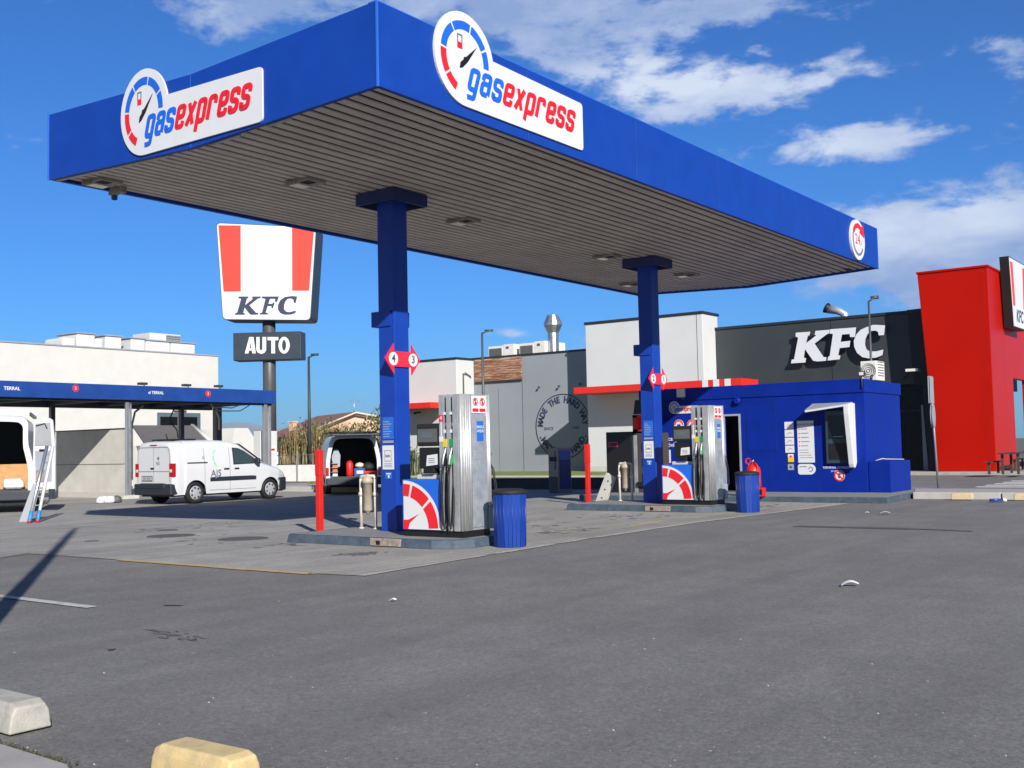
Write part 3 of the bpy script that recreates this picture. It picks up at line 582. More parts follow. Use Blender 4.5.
# dispenser: local origin at its left front foot; +x away from the viewer side, -y to the right
def dispenser(loc, num, label):
    t = thing('fuel_dispenser', loc, label, 'fuel pump', 'fuel dispensers on the islands')
    D = .72; f = Fr((0, 0, 0), (0, -1, 0)); tw0, tw1 = .76, 1.16
    B = lambda mb, n, p=t, **k: mb.build(n, p, local=True, **k)
    b = MB(); b.fbox(f, .0, 1.16, .0, .10, -D+.04, -.04, 'black'); B(b, 'base')
    b = MB(); b.fbox(f, .0, tw0+.02, .10, .86, -D, 0, 'logo_blue'); cab = B(b, 'cabinet', bevel=.012)
    g = MB(); c = (.03, .11); R = .72
    def sector(r0, r1, a0, a1, m, d): 
        n = 12; A = [math.radians(a0+(a1-a0)*i/n) for i in range(n+1)]
        pts = [(c[0]+r1*math.cos(a), c[1]+r1*math.sin(a)) for a in A]+([(c[0]+r0*math.cos(a), c[1]+r0*math.sin(a)) for a in A[::-1]] if r0 > 0 else [(c[0], c[1])])
        g.prism(f, pts, .001, d, m)
    sector(0, .735, 0, 90, 'sign_white', .004)
    sector(.50, .685, 2, 38, 'logo_red', .008); sector(.50, .685, 42, 74, 'logo_red', .008); sector(.50, .685, 78, 90, 'logo_red', .008)
    g.prism(f, [(.03, .11), (.12, .11), (.15, .2), (.34, .34), (.12, .25), (.03, .25)], .001, .009, 'logo_red'); g.build('gauge_panel', cab, local=True)
    # reader head
    b = MB(); b.fbox(f, .28, tw0, 1.36, 1.70, -.55, -.02, 'rubber'); hd = B(b, 'display_head', bevel=.035, seg=3)
    b = MB(); b.fbox(f, .32, tw0-.06, 1.42, 1.62, -.03, -.012, 'grille'); b.fbox(f, .38, tw0-.16, 1.48, 1.57, -.02, -.008, 'lcd'); B(b, 'display', hd)
    b = MB(); b.fbox(f, .30, tw0, 1.02, 1.34, -.50, -.06, 'black'); b.fbox(f, .38, .60, .95, 1.03, -.4, -.05, 'black'); k = B(b, 'card_reader', bevel=.02)
    b = MB(); b.prism(f, [(.45, 1.06), (.67, 1.08), (.67, 1.24), (.47, 1.22)], -.058, -.05, 'sign_white')
    for i in range(3): b.fbox(f, .50, .62, 1.11+i*.03, 1.118+i*.03, -.051, -.046, 'ink_grey')
    B(b, 'label', k)
    b = MB(); b.fbox(f, .2, tw0+.01, .86, .93, -.55, -.12, 'cream'); b.fbox(f, .5, .6, .93, 1.0, -.35, -.25, 'rubber'); B(b, 'shelf', bevel=.01)
    # tower with ribbed casing
    b = MB()
    prof = [(tw0, 0), (tw0+.085, 0)]
    segs = [(tw0, tw0+.08, 0, 'steel'), (tw0+.08, tw0+.14, -.16, 'black'), (tw0+.14, tw0+.20, 0, 'steel'), (tw0+.20, tw0+.26, -.16, 'black'), (tw0+.26, tw1-.04, 0, 'steel')]
    for a0, a1, d, m in segs: b.fbox(f, a0, a1, .10, 2.12, -D, d, m if d == 0 else 'black')
    B(b, 'tower')
    b = MB()   # corner and side casing
    fs = Fr((0, -tw1, 0), (1, 0, 0))
    for i in range(5): b.tube([(.03+i*.048, -tw1+.015-(.02 if i else 0), .10), (.03+i*.048, -tw1+.015-(.02 if i else 0), 2.12)], .026, 'steel' if i % 2 else 'alu_light', 10)
    b.fbox(fs, .02, D-.02, .10, 2.12, -.06, -.0, 'alu_light')
    for i in range(2): b.tube([(D-.06+i*.04, -tw1-.0, .10), (D-.06+i*.04, -tw1-.0, 2.12)], .022, 'alu_light', 8)
    B(b, 'side_casing')
    b = MB(); b.fbox(fs, .27, D-.10, .14, 1.80, .002, .014, 'panel_steel'); b.fbox(fs, .3, D-.13, 1.15, 1.28, .012, .018, 'alu_light'); B(b, 'side_panel', bevel=.004)
    b = MB(); b.fbox(fs, .27, D-.10, 1.84, 2.10, .006, .012, 'sign_white')
    for x in (.36, D-.19):
        b.ringarc(fs, (x, 2.01), .045, .06, 0, 359, .012, .016, 'logo_red', 20); b.stroke(fs, [(x-.04, 2.05), (x+.04, 1.97)], .014, .012, .018, 'logo_red'); b.fbox(fs, x-.012, x+.012, 1.97, 2.05, .012, .0145, 'black'); b.fbox(fs, x-.07, x+.07, 1.86, 1.91, .012, .016, 'logo_red')
    B(b, 'warning_sign')
    b = MB(); b.fbox(fs, .38, .54, 1.42, 1.72, .014, .018, 'poster_blue'); b.text(fs, 'PAGO\nAQUI', .46, 1.60, .06, .018, 'sign_white'); B(b, 'sticker')
    # product labels, numbers
    b = MB(); b.fbox(f, tw0+.002, tw0+.078, 1.72, 1.82, .001, .006, 'logo_red'); b.text(f, num, tw0+.04, 1.77, .09, .006, 'sign_white')
    b.fbox(f, tw0+.002, tw0+.078, 1.42, 1.5, .001, .006, 'sign_white'); b.fbox(f, tw0+.03, tw0+.05, 1.49, 1.73, .0005, .003, 'sign_white'); B(b, 'number_label'); b = MB()
    for i, m in enumerate(('yellow', 'green')):
        a = tw0+.082+.12*i; b.fbox(f, a, a+.056, 1.82, 1.86, -.15, -.01, 'sign_white'); b.fbox(f, a, a+.056, 1.55, 1.6, -.15, -.02, 'sign_white'); b.fbox(f, a-.01, a+.066, 1.34, 1.46, -.12, .004, m)
        b.fbox(f, a, a+.056, 1.66, 1.70, -.15, -.05, 'steel')
        B(b, 'product_label'); b = MB()
    for i, m in enumerate(('black', 'green')):
        a = tw0+.11+.12*i
        b = MB(); b.tube([f.p(a, 1.34, -.02), f.p(a, 1.2, .04), f.p(a-.005, 1.08, .05)], [.014, .02, .024], 'steel', 8)
        b.prism(Fr(f.p(a-.02, 0, 0), (-1, 0, 0)), [(-.02, 1.14), (.03, 1.06), (.065, 1.08), (.055, 1.16), (.03, 1.24), (-.01, 1.23)], 0, -.045, m)
        nz = B(b, 'nozzle', bevel=.008)
        b = MB(); pts = []
        for k in range(15):
            q = k/14; pts.append(f.p(a-.01+.02*math.sin(q*3), 1.04-.92*math.sin(q*PI/1.35)**1.0*(1 if q < .68 else 1), .05-.0*q+.05*math.sin(q*PI)))
        b.tube([f.p(a, 1.05, .06), f.p(a-.004, .8, .08), f.p(a-.012, .5, .08), f.p(a-.01, .22, .07), f.p(a+.012, .14, .06), f.p(a+.03, .22, .03), f.p(a+.03, .6, .0), f.p(a+.02, .95, -.04), f.p(a+.01, 1.9, -.1)], .019, 'black', 8); b.build('hose', nz, local=True)
    b = MB()   # hose loops of the far side
    for k in range(2):
        b.tube([(D+.02, -tw1+.04, 1.2-.1*k), (D+.05, -tw1+.01-.03*k, 1.0), (D+.07, -tw1-.03-.03*k, .7), (D+.06, -tw1-.05-.02*k, .42), (D+.04, -tw1-.03, .34), (D+.03, -tw1+.0, .42), (D+.02, -tw1+.02, .6)], .009, 'black', 8)
    b.tube([(D-.01, -tw1+.02, 1.30), (D+.02, -tw1-.0, 1.2)], .018, 'green', 8); b.box((D-.1, -tw1-.04, .10), (D+.04, -tw1+.02, .42), 'grey_sign')
    B(b, 'rear_hose')
    return t
dispenser((12.62, 11.34, .131), '4', 'nearer steel and blue fuel dispenser with gauge panel and green nozzle beside column 4')
dispenser((21.35, 11.60, .131), '2', 'farther steel fuel dispenser standing in front of the blue kiosk door')

# filter units
def filt(loc, label):
    t = thing('fuel_filter', loc, label, 'filter unit', 'vapour filters on the islands'); B = lambda mb, n: mb.build(n, t, local=True)
    b = MB()
    for y in (-.165, .165):
        b.tube([(0, y, 0), (0, y, .84)], .028, 'pipe_white', 10); b.lathe((0, y, .55), [(.045, 0), (.045, .06)], 'pipe_white', 10); b.lathe((0, y, .0), [(.05, 0), (.05, .02)], 'pipe_white', 10)
    b.tube([(0, -.17, .84), (0, -.14, .88), (0, .14, .88), (0, .17, .84)], .03, 'pipe_white', 10); B(b, 'pipe_frame')
    b = MB(); b.lathe((-.01, 0, .28), [(.02, -.05), (.03, 0), (.06, .015), (.078, .04), (.078, .48), (.10, .485), (.10, .54), (.085, .57), (.03, .60), (.025, .64)], 'filter_tan', 20); B(b, 'canister')
filt((13.56, 12.95, .131), 'tan canister filter on pipes between the tall red post and column 4'); filt((22.45, 13.15, .131), 'tan canister filter on pipes in front of the black cabinet')
# red bollards
def bollard(loc, label, lean=0):
    b = MB(); b.box((-.05, -.05, 0), (.05, .05, 1.46), 'red'); b.box((-.056, -.056, 1.02), (.056, .056, 1.48), 'red'); b.box((-.052, -.055, 0), (.055, .055, .05), 'rusty')
    b.box((-.03, .05, 1.08), (.02, .085, 1.34), 'red')
    o = b.build('red_bollard', bevel=.01); o.location = loc; tag(o, label, 'bollard', 'red steel posts at the island ends')
bollard((13.72, 14.28-.0, .0), 'tall red steel post at the left end of the nearer island'); bollard((22.9, 14.48, 0), 'red steel post with a concrete plank leaning on it')
b = MB(); b.box((-.05, -.13, 0), (.05, .13, .80), 'conc_wall')
for k in range(3): b.box((-.0515, -.02, .18+k*.22), (-.049, .02, .22+k*.22), 'oil')
o = b.build('concrete_plank', bevel=.02); q = G(593, 501); o.location = (22.75, 14.05, .02); o.rotation_euler = (math.radians(-24), 0, 0)
o.rotation_euler = (math.radians(24), math.radians(2), 0); o.location = (22.7, 14.03, .0); tag(o, 'weathered concrete plank leaning against the farther red post', 'plank')
# bins
def bin_(loc, label):
    t = thing('litter_bin', loc, label, 'bin', 'blue octagonal litter bins'); b = MB(); n = 8; prof = []
    b.lathe((0, 0, 0), [(.232, 0), (.246, .73), (.246, .77)], 'bin_blue', 12, smooth=False, rot=PI/12)
    for k in range(24):
        a = 2*PI*k/24+PI/12; kk = 1 if k % 2 == 0 else math.cos(PI/12); b.tube([(.232*kk*math.cos(a), .232*kk*math.sin(a), .01), (.246*kk*math.cos(a), .246*kk*math.sin(a), .76)], .0055 if k % 2 == 0 else .004, 'bin_blue', 6)
    b.build('body', t, local=True)
    b = MB(); b.lathe((0, 0, .765), [(.258, 0), (.262, .03), (.25, .055), (.18, .08), (.17, .075), (.12, .03)], 'rubber', 16, rot=.2); b.build('lid', t, local=True, bevel=.01)
bin_((13.05, 9.62, 0), 'blue octagonal litter bin with black lid beside the nearer pump'); bin_((21.4, 9.62, 0), 'blue litter bin in front of the kiosk next to the farther pump')

# ------------------------------------------------------------------ kiosk
KU = 27.4; KR = FU(KU).px(866, 440)[0]; KY = -KR                      # right-hand corner y
KLy = KY+6.4; KD = 2.9; KZ = 2.975
t = thing('kiosk_platform', (KU+1, KY+2, 0), 'low dark grey painted concrete plinth under the blue kiosk', 'plinth')
b = MB(); b.prism(Z, [(25.0, KLy+.6), (G(888, 503).x, G(888, 503).y), (G(941, 492).x, G(941, 492).y), (31.6, KLy+.6)], -.02, .125, 'kerb_paint'); b.build('plinth_slab', t, bevel=.015)
b = MB(); b.prism(Z, [(25.05, KLy+.55), (G(888, 503).x+.06, G(888, 503).y+.06), (G(941, 492).x, G(941, 492).y+.07), (31.5, KLy+.55)], .12, .130, 'island_top'); b.build('slab_top', t)
kiosk = thing('payment_kiosk', (KU+1, KY+2.9, .13), 'blue steel payment kiosk with open dark doorway and white hooded terminal', 'kiosk')
fk = FU(KU); b = MB()
dl, dr = fk.px(725.5, 440)[0], fk.px(739.5, 440)[0]; dt = fk.px(732, 416)[1]
b.box((KU, KY, .13), (KU+.06, -dr, KZ-.34), 'kiosk_blue'); b.box((KU, -dl, .13), (KU+.06, KLy, KZ-.34), 'kiosk_blue'); b.box((KU, -dr, dt), (KU+.06, -dl, KZ-.34), 'kiosk_blue')
b.box((KU+.06, KY, .13), (KU+KD, KY+.06, KZ-.34), 'kiosk_blue'); b.box((KU+.06, KLy-.06, .13), (KU+KD, KLy, KZ-.34), 'kiosk_blue'); b.box((KU+KD-.06, KY+.06, .13), (KU+KD, KLy-.06, KZ-.34), 'kiosk_blue')
b.build('wall', kiosk, bevel=.008)
b = MB(); b.box((KU-.03, KY-.03, KZ-.34), (KU+.62, KLy+.03, KZ), 'kiosk_blue'); b.box((KU+.68, KY-.03, KZ-.34), (KU+KD+.03, KLy+.03, KZ-.03), 'kiosk_blue'); b.box((KU+.62, KY+.02, KZ-.34), (KU+.68, KLy, KZ-.05), 'dark_blue'); b.build('roof_band', kiosk, bevel=.01)
b = MB()
for px in (770, 817): a = fk.px(px, 440)[0]; b.fbox(fk, a-.006, a+.006, .14, KZ-.36, 0, .004, 'dark_blue')
b.box((KU+.63, KY-.004, .14), (KU+.66, KY, KZ-.35), 'dark_blue'); b.build('panel_seam', kiosk)
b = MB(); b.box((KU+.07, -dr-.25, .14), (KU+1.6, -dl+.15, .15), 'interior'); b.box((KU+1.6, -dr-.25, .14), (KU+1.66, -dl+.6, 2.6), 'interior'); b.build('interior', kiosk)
b = MB()
b.fbox(fk, dl-.05, dl, .14, dt, 0, .03, 'grey_sign'); b.fbox(fk, dr, dr+.05, .14, dt, 0, .03, 'grey_sign'); b.fbox(fk, dl-.05, dr+.05, dt, dt+.05, 0, .03, 'grey_sign'); b.build('door_frame', kiosk)
b = MB()
for i in range(8): b = MB(); x, y, z = KU+.5+random.uniform(0, .5), -dl-random.uniform(.05, .4), random.uniform(.15, .8); s_ = random.uniform(.04, .1); b.box((x, y-s_, z), (x+s_, y+s_, z+s_), random.choice(['grey_sign', 'rusty', 'white', 'black'])); b.build('equipment', kiosk)
# recessed hatch
a0, z1 = fk.px(746, 408); a1, z0 = fk.px(777, 451)
b = MB(); b.fbox(fk, a0, a1, z0, z1, 0, .012, 'kiosk_blue')
for q in ((a0-.012, a0, z0-.01, z1+.01), (a1, a1+.012, z0-.01, z1+.01), (a0, a1, z1, z1+.012), (a0, a1, z0-.012, z0)): b.fbox(fk, *q, 0, .004, 'dark_blue')
b.build('hatch', kiosk)
b = MB(); a, z = fk.px(738, 401); b.lathe(fk.p(a, z, 0), [(.10, 0), (.10, .08), (.06, .12)], 'kiosk_blue', 14, ax=(fk.r, fk.u, fk.n)); b.build('wall_light', kiosk)
b = MB(); a0, z1 = fk.px(678, 389); a1, z0 = fk.px(686, 397); b.fbox(fk, a0, a1, z0, z1, 0, .10, 'ac_white'); b.fbox(fk, a0+.14, a1-.04, z0-.06, z0, .03, .08, 'grille'); b.build('wall_box', kiosk, bevel=.01)
fs = Fr(fk.p(fk.px(669, 413)[0], fk.px(669, 414)[1], 0), fk.r); logo(kiosk, fs, .28, .95, 0)
b = MB()
for px in (679, 692): a, z = fk.px(px, 425); b.disc(fk, (a, z), .15, 0, .01, 'sign_white', 24); b.ringarc(fk, (a, z), .10, .14, 0, 180, .008, .014, 'logo_red'); b.fbox(fk, a-.05, a+.05, z-.1, z+.02, .008, .013, 'ink'); b.build('round_sticker', kiosk); b = MB()
a, z = fk.px(668, 442); b.text(fk, 'Recargas\nmóviles', a+.12, z, .17, .0, 'sign_white', off=.01)
a0, z1 = fk.px(664, 450); a1, z0 = fk.px(671, 463); b.fbox(fk, a0, a1, z0, z1, 0, .006, 'sign_white'); b.fbox(fk, a0+.05, a1-.05, z0+.08, z1-.08, .005, .01, 'grey_sign'); b.build('wall_graphics', kiosk); b = MB()
a, z = fk.px(690, 457); b.text(fk, 'Promo', a-.1, z, .16, .0, 'sign_white', off=.01); a, z = fk.px(690, 466); b.text(fk, 'en tu app', a-.1, z, .12, .0, 'sign_white')
b.prism(fk, [fk.px(672, 470), fk.px(675, 464), fk.px(683, 467), fk.px(686, 472), fk.px(680, 475)], 0, .006, 'sign_white')
b.build('wall_graphics', kiosk)
# notice boards
def notice(px0, py0, px1, py1, kind):
    a0, z1 = fk.px(px0, py0); a1, z0 = fk.px(px1, py1); b = MB(); w = a1-a0; h = z1-z0
    if kind == 'col':
        for k in range(4):
            q0 = z0+h*k/4+.01; q1 = z0+h*(k+1)/4-.012; b.fbox(fk, a0, a1, q0, q1, .001, .012, 'sign_white'); b.stroke(fk, [(a0+w*.25, q0+(q1-q0)*.35), (a0+w*.5, q0+(q1-q0)*.6), (a0+w*.8, q0+(q1-q0)*.5)], .012, .010, .014, 'ink_grey')
    if kind == 'board':
        b.fbox(fk, a0, a1, z0, z1, .001, .012, 'sign_white'); b.text(fk, 'INSTRUCCIONES', (a0+a1)/2, z1-h*.09, .062, .012, 'ink')
        for k in range(5): b.disc(fk, (a0+w*.12, z1-h*(.2+.1*k)), .018, .011, .014, 'logo_red', 10); b.fbox(fk, a0+w*.22, a0+w*random.uniform(.5, .92), z1-h*(.207+.1*k), z1-h*(.19+.1*k), .011, .014, 'ink_grey')
        for k in range(4): b.fbox(fk, a0+w*.1, a0+w*random.uniform(.6, .9), z1-h*(.707+.06*k), z1-h*(.695+.06*k), .011, .014, 'ink_grey')
    if kind == 'round':
        P = [(a0+.04, z0), (a1-.13, z0)]+[(a1-.14+.14*math.cos(x), (z0+z1)/2+h/2*math.sin(x)) for x in [(-90+18*i)*PI/180 for i in range(11)]]+[(a0+.04, z1), (a0, z1-.04), (a0, z0+.04)]
        b.prism(fk, P, .001, .012, 'sign_white'); b.stroke(fk, [(a0+w*.6, z0+h*.5), (a0+w*.7, z0+h*.75), (a0+w*.85, z0+h*.6), (a0+w*.8, z0+h*.3), (a0+w*.65, z0+h*.3)], .02, .011, .015, 'ink_grey', .03); b.fbox(fk, a0+w*.1, a0+w*.5, z0+h*.7, z0+h*.78, .011, .014, 'ink_grey')
    if kind == 'small':
        b.fbox(fk, a0, a1, z0, z1, .001, .012, 'yellow'); b.fbox(fk, a0, a1, z1-.07, z1, .002, .014, 'sign_white'); b.disc(fk, ((a0+a1)/2, z1-h*.3), .03, .011, .016, 'logo_red', 10)
    if kind == 'tiny': b.fbox(fk, a0, a1, z0, z1, .001, .012, 'grey_sign'); b.disc(fk, ((a0+a1)/2, (z0+z1)/2), .03, .011, .016, 'ink', 10)
    if kind == 'ban':
        c = ((a0+a1)/2, (z0+z1)/2); b.disc(fk, c, .14, .001, .01, 'sign_white', 24); b.ringarc(fk, c, .10, .135, 0, 359, .009, .014, 'logo_red', 28); b.stroke(fk, [(c[0]-.08, c[1]+.08), (c[0]+.08, c[1]-.08)], .03, .009, .015, 'logo_red'); b.fbox(fk, c[0]-.03, c[0]+.03, c[1]-.06, c[1]+.06, .008, .012, 'ink')
    b.build('notice', kiosk)
notice(784.5, 421.5, 794.5, 453, 'col'); notice(797, 421, 815, 462.5, 'board'); notice(798, 464, 816, 474.5, 'round'); notice(788, 454, 794, 462, 'small'); notice(788, 464, 794, 470, 'tiny'); notice(835, 471.5, 844, 480, 'ban')
# payment terminal with folded hood
a0, z1 = fk.px(826, 411); a1, z0 = fk.px(853.5, 463); b = MB()
b.fbox(fk, a0, a1, z0, z1, 0, .10, 'screen_glass'); tm = b.build('payment_terminal', kiosk, bevel=.01)
b = MB(); b.fbox(fk, a0+.08, a1-.06, z0+.62, z1-.12, .10, .112, 'screen'); b.fbox(fk, a0+.08, a1-.06, z0+.1, z0+.5, .10, .115, 'black'); b.fbox(fk, a0+.2, a1-.2, z0+.66, z0+.68, .112, .116, 'grey_sign'); b.build('screen', tm)
b = MB(); e0 = fk.px(812, 411)[0]; hz = z1+.05
hood = [fk.p(e0, hz-.03, .5), fk.p(a1+.04, hz+.09, .5), fk.p(a1+.04, hz+.14, 0), fk.p(a0-.35, hz+.14, 0)]
lo = [q-Vector((0, 0, .05)) for q in hood]; b.rings([lo, hood], 'sign_white', smooth=False)
b.rings([[q+Vector((0, 0, .002)) for q in hood], [q+Vector((0, 0, .012)) for q in hood]], 'grey_sign', smooth=False)
fsd = Fr(fk.p(a1+.03, 0, 0), fk.n.cross(Vector((0, 0, 1))) if False else Vector((-1, 0, 0)), )  # side fin plane
fin = [(0, hz+.12), (.5, hz+.09), (.49, hz-.15), (.26, z0-.02), (.22, z0-.10), (.14, z0-.12), (.06, z0-.06), (0, z0+.02)]
b.prism(Fr(fk.p(a1+.03, 0, 0), (-1, 0, 0)), fin, -.06, .06, 'sign_white'); b.build('hood', tm, bevel=.012)
b = MB(); f2 = fk; a, z = fk.px(838, 468); b.text(fk, 'TERMINAL DE PAGO', a-.05, z+.01, .075, .0, 'sign_white', off=.01); b.text(fk, '24 HORAS', a-.05, z-.08, .06, .0, 'sign_white'); b.build('lettering', kiosk)
# blue box on the right-hand side
t = thing('meter_cabinet', (KU+.7, KY-.3, .13), 'small plain blue cabinet against the right end of the kiosk', 'cabinet')
cx0 = FU(KU+.05); ca = -cx0.px(891, 480)[0]
b = MB(); b.box((KU+.05, ca, .13), (KU+1.7, KY-.012, .90), 'kiosk_blue'); b.build('body', t, bevel=.015)
b = MB(); b.tube([(KU+.5, KY-.05, .91), (KU+.6, KY-.2, .96), (KU+1.0, KY-.15, .94), (KU+1.5, ca+.1, .92)], .012, 'pipe_white', 6); b.build('cable', t)
# air conditioner & flood lamp on the kiosk
t = thing('air_conditioner', (KU+1.0, KY+.3, KZ), 'white air conditioner unit on top of the blue kiosk', 'air conditioner'); fa = FU(KU+.9)
a0, z1 = fa.px(860, 361.5); a1, z0 = fa.px(877, 378.5); z0 = KZ-.01
b = MB(); b.box((KU+.9, -a1, z0), (KU+1.55, -a0, z1), 'ac_white'); b.build('body', t, bevel=.02)
b = MB(); c = ((a0+a1)/2, (z0+z1)/2)
for r in (.05, .10, .15, .19): b.ringarc(fa, c, r-.012, r, 0, 359, .0, .012, 'grille', 28)
for k in range(6): b.fbox(FV(-a1, KU+.9), .08, .57, z0+.12+k*.07, z0+.14+k*.07, 0, .006, 'grille')
b.build('fan_grille', t)
t = thing('flood_lamp', (KU+.1, KY+.1, KZ), 'small floodlight and camera on the front corner of the kiosk roof', 'floodlight')
b = MB(); b.tube([(KU-.05, KY+.03, KZ-.25), (KU-.05, KY+.03, KZ+.16)], .02, 'lamp_dark', 8); b.build('arm', t)
b = MB(); b.box((KU-.09, KY-.05, KZ+.06), (KU+.02, KY+.10, KZ+.18), 'lamp_dark'); b.box((KU-.10, KY-.03, KZ+.08), (KU-.09, KY+.08, KZ+.16), 'lamp_glass'); b.build('lamp_head', t, bevel=.01); b = MB(); b.tube([(KU+.62, KY+.02, KZ), (KU+.66, KY+.0, KZ+.12)], .035, 'lamp_dark', 8); b.build('sensor', t)
# fire extinguisher
q = G(756, 496, .13)
t = thing('fire_extinguisher', (25.6, 11.2, .13), 'red fire extinguisher on a stand beside the kiosk behind the bin', 'fire extinguisher')
fx = FU(25.0); ea = -FU(25.1).px(753.5, 480)[0]; t.location = (25.1, ea, .0); t.matrix_basis = Matrix.Translation(t.location)
b = MB(); b.lathe((25.1, ea, .13), [(.16, 0), (.18, .05), (.18, .60), (.16, .70), (.09, .77), (.04, .79)], 'red', 20); b.build('cylinder', t)
b = MB(); b.tube([(25.1, ea, .91), (25.1, ea, 1.02)], .025, 'alu_light', 8); b.tube([(25.1, ea, .98), (25.0, ea-.14, .9), (25.0, ea-.2, .5), (25.05, ea-.22, .22)], .018, 'red', 8); b.box((25.05, ea-.02, 1.01), (25.13, ea+.12, 1.03), 'black'); b.build('valve', t)
b = MB(); b.box((25.0, ea-.27, .13), (25.2, ea-.17, .34), 'red'); b.box((24.985, ea-.26, .18), (25.0, ea-.19, .3), 'black'); b.build('stand', t, bevel=.01)
b = MB(); b.ringarc(FU(25.4), (-(ea+.25), .98), .05, .08, 0, 359, 0, .02, 'pinkred', 16); b.tube([(25.4, ea+.25, .13), (25.4, ea+.25, .9)], .012, 'wire', 6); b.build('tag_ring', t)

# ------------------------------------------------------------------ restaurant
RX = 46.0
rest = thing('restaurant', (52, 25, .1), 'long modern restaurant building with white blocks, dark front and tall red tower', 'restaurant')
fR = FU(RX); P = lambda x, y, f=fR: f.px(x, y)
def blk(name, x0, x1, y0, y1, z0, z1, m, bevel=.02, par=rest): return MB().box((x0, y0, z0), (x1, y1, z1), m).build(name, par, bevel=bevel)
y_l, y_r = 29.02, 22.64
WB = blk('white_block', RX, RX+1.6, y_r, y_l, 4.05, 7.42, 'panel_white')
blk('coping', RX-.05, RX+1.7, y_r-.05, y_l+.05, 7.42, 7.54, 'coping', .01, WB)
blk('white_wall', RX, RX+1.6, y_r+.0, y_l-.02, .1, 4.05, 'panel_white')
b = MB(); b.box((RX-.003, y_r+.28, 4.1), (RX, y_r+.31, 7.4), 'seam'); b.build('joint', WB); b = MB(); b.box((RX-.003, 24.9, 4.1), (RX, 24.92, 7.4), 'seam'); b.build('joint', WB); b = MB(); b.box((RX-.004, y_r, .1), (RX, y_l, .42), 'conc_wall'); b.build('base_course', WB)
# awning over the right block
aw = MB(); aw.box((44.2, 20.0, 3.92), (RX-.002, 28.62, 4.22), 'awning_red'); aw.box((44.25, 20.05, 4.22), (RX-.002, 28.57, 4.225), 'roof_grey'); A_ = aw.build('awning', rest, bevel=.015)  # grey top sheet added, out of view, to cut the red bounce
b = MB()
for px in (705, 716, 727.5): a = FU(44.2).px(px, 380)[0]; b.box((44.19, -a-.14, 3.915), (44.21, -a+.14, 4.225), 'sign_white')
b.build('white_stripe', A_)
# left block
y0, y1 = 37.29, 41.8
WB2 = blk('white_block', RX, RX+1.6, y0, y1, 3.9, 6.25, 'panel_white'); blk('coping', RX-.05, RX+1.7, y0-.05, y1, 6.25, 6.36, 'coping', .01, WB2)
blk('white_wall', RX, RX+1.5, y0+.3, y1, .1, 3.9, 'panel_white'); b = MB(); b.box((RX-1.6, y0+.5, 3.62), (RX, 40.9, 3.92), 'awning_red'); b.build('awning', rest, bevel=.015)
b = MB(); b.tube([(RX-.3, 39.9, 3.45), (RX-.5, 39.9, 3.4)], .06, 'black', 8); b.box((RX-.32, 39.87, 3.42), (RX, 39.93, 3.5), 'black'); b.build('security_camera', rest)
# grey wall, timber strip, badge
GX = 47.5
gw = blk('grey_wall', GX, GX+16, 29.0, 37.6, .1, 6.3, 'panel_grey'); b = MB()
for px in (522.5,): a = -FU(GX).px(px, 400)[0]; b.box((GX-.004, a-.02, .1), (GX, a+.02, 6.28), 'seam')
b.box((GX-.03, 29.0, 6.28), (GX+16, 37.7, 6.39), 'coping'); b.box((GX-.004, 35.6, .1), (GX, 35.62, 4.6), 'seam'); b.build('coping', gw)
fg = FU(GX); wl, wt = fg.px(475, 359); wr, wb = fg.px(522, 379)
b = MB(); b.box((GX-.06, -wr, wb), (GX, -wl, 6.27), 'wood_clad'); 
for k in range(10):
    z = wb+k*(6.27-wb)/10; b.box((GX-.075, -wr, z), (GX-.055, -wl, z+.02), 'bark_wood')
b.box((GX-.08, -wr, wb-.1), (GX, -wl, wb), 'coping'); b.build('timber_strip', rest)
c = fg.px(562.6, 426.5); rb = 1.70; b = MB(); fb = Fr(fg.p(c[0], c[1], 0), fg.r)
c = (0, 0)
b.ringarc(fb, c, rb-.055, rb, 0, 359.9, .0, .015, 'ink', 64)
def ringtext(s, r, a_mid, step, size, flip=False):
    n = len(s)
    for i, ch in enumerate(s):
        if ch == ' ': continue
        a = a_mid - step*(i-(n-1)/2)*(1 if not flip else -1); ar = math.radians(a)
        b.text(fb, ch, r*math.cos(ar), r*math.sin(ar), size, .0, 'ink', off=.048, rot=ar-PI/2 if not flip else ar+PI/2, thick=.01, sx=.85)
ringtext('MADE THE HARD WAY', rb-.32, 90, 10.4, .46); ringtext('MADE BY HAND', rb-.32, 270, 10.8, .46, True)
b.text(fb, 'SINCE', -.88, -.1, .22, 0, 'ink', off=.02); b.text(fb, '1940', .80, -.1, .22, 0, 'ink', off=.02)
b.disc(fb, (-rb+.3, -.55), .05, 0, .012, 'ink', 10); b.disc(fb, (rb-.3, -.55), .05, 0, .012, 'ink', 10)
b.build('round_badge', rest)
for px, py in ((540, 387), (560, 386), (581, 384)):
    a, z = fg.px(px, py); b = MB(); b.tube([fg.p(a, z-.02, 0), fg.p(a+.02, z, .16)], .02, 'lamp_dark', 8); b.lathe(fg.p(a+.03, z+.0, .17), [(.03, .05), (.06, -.05)], 'lamp_dark', 10); b.build('wall_lamp', rest)
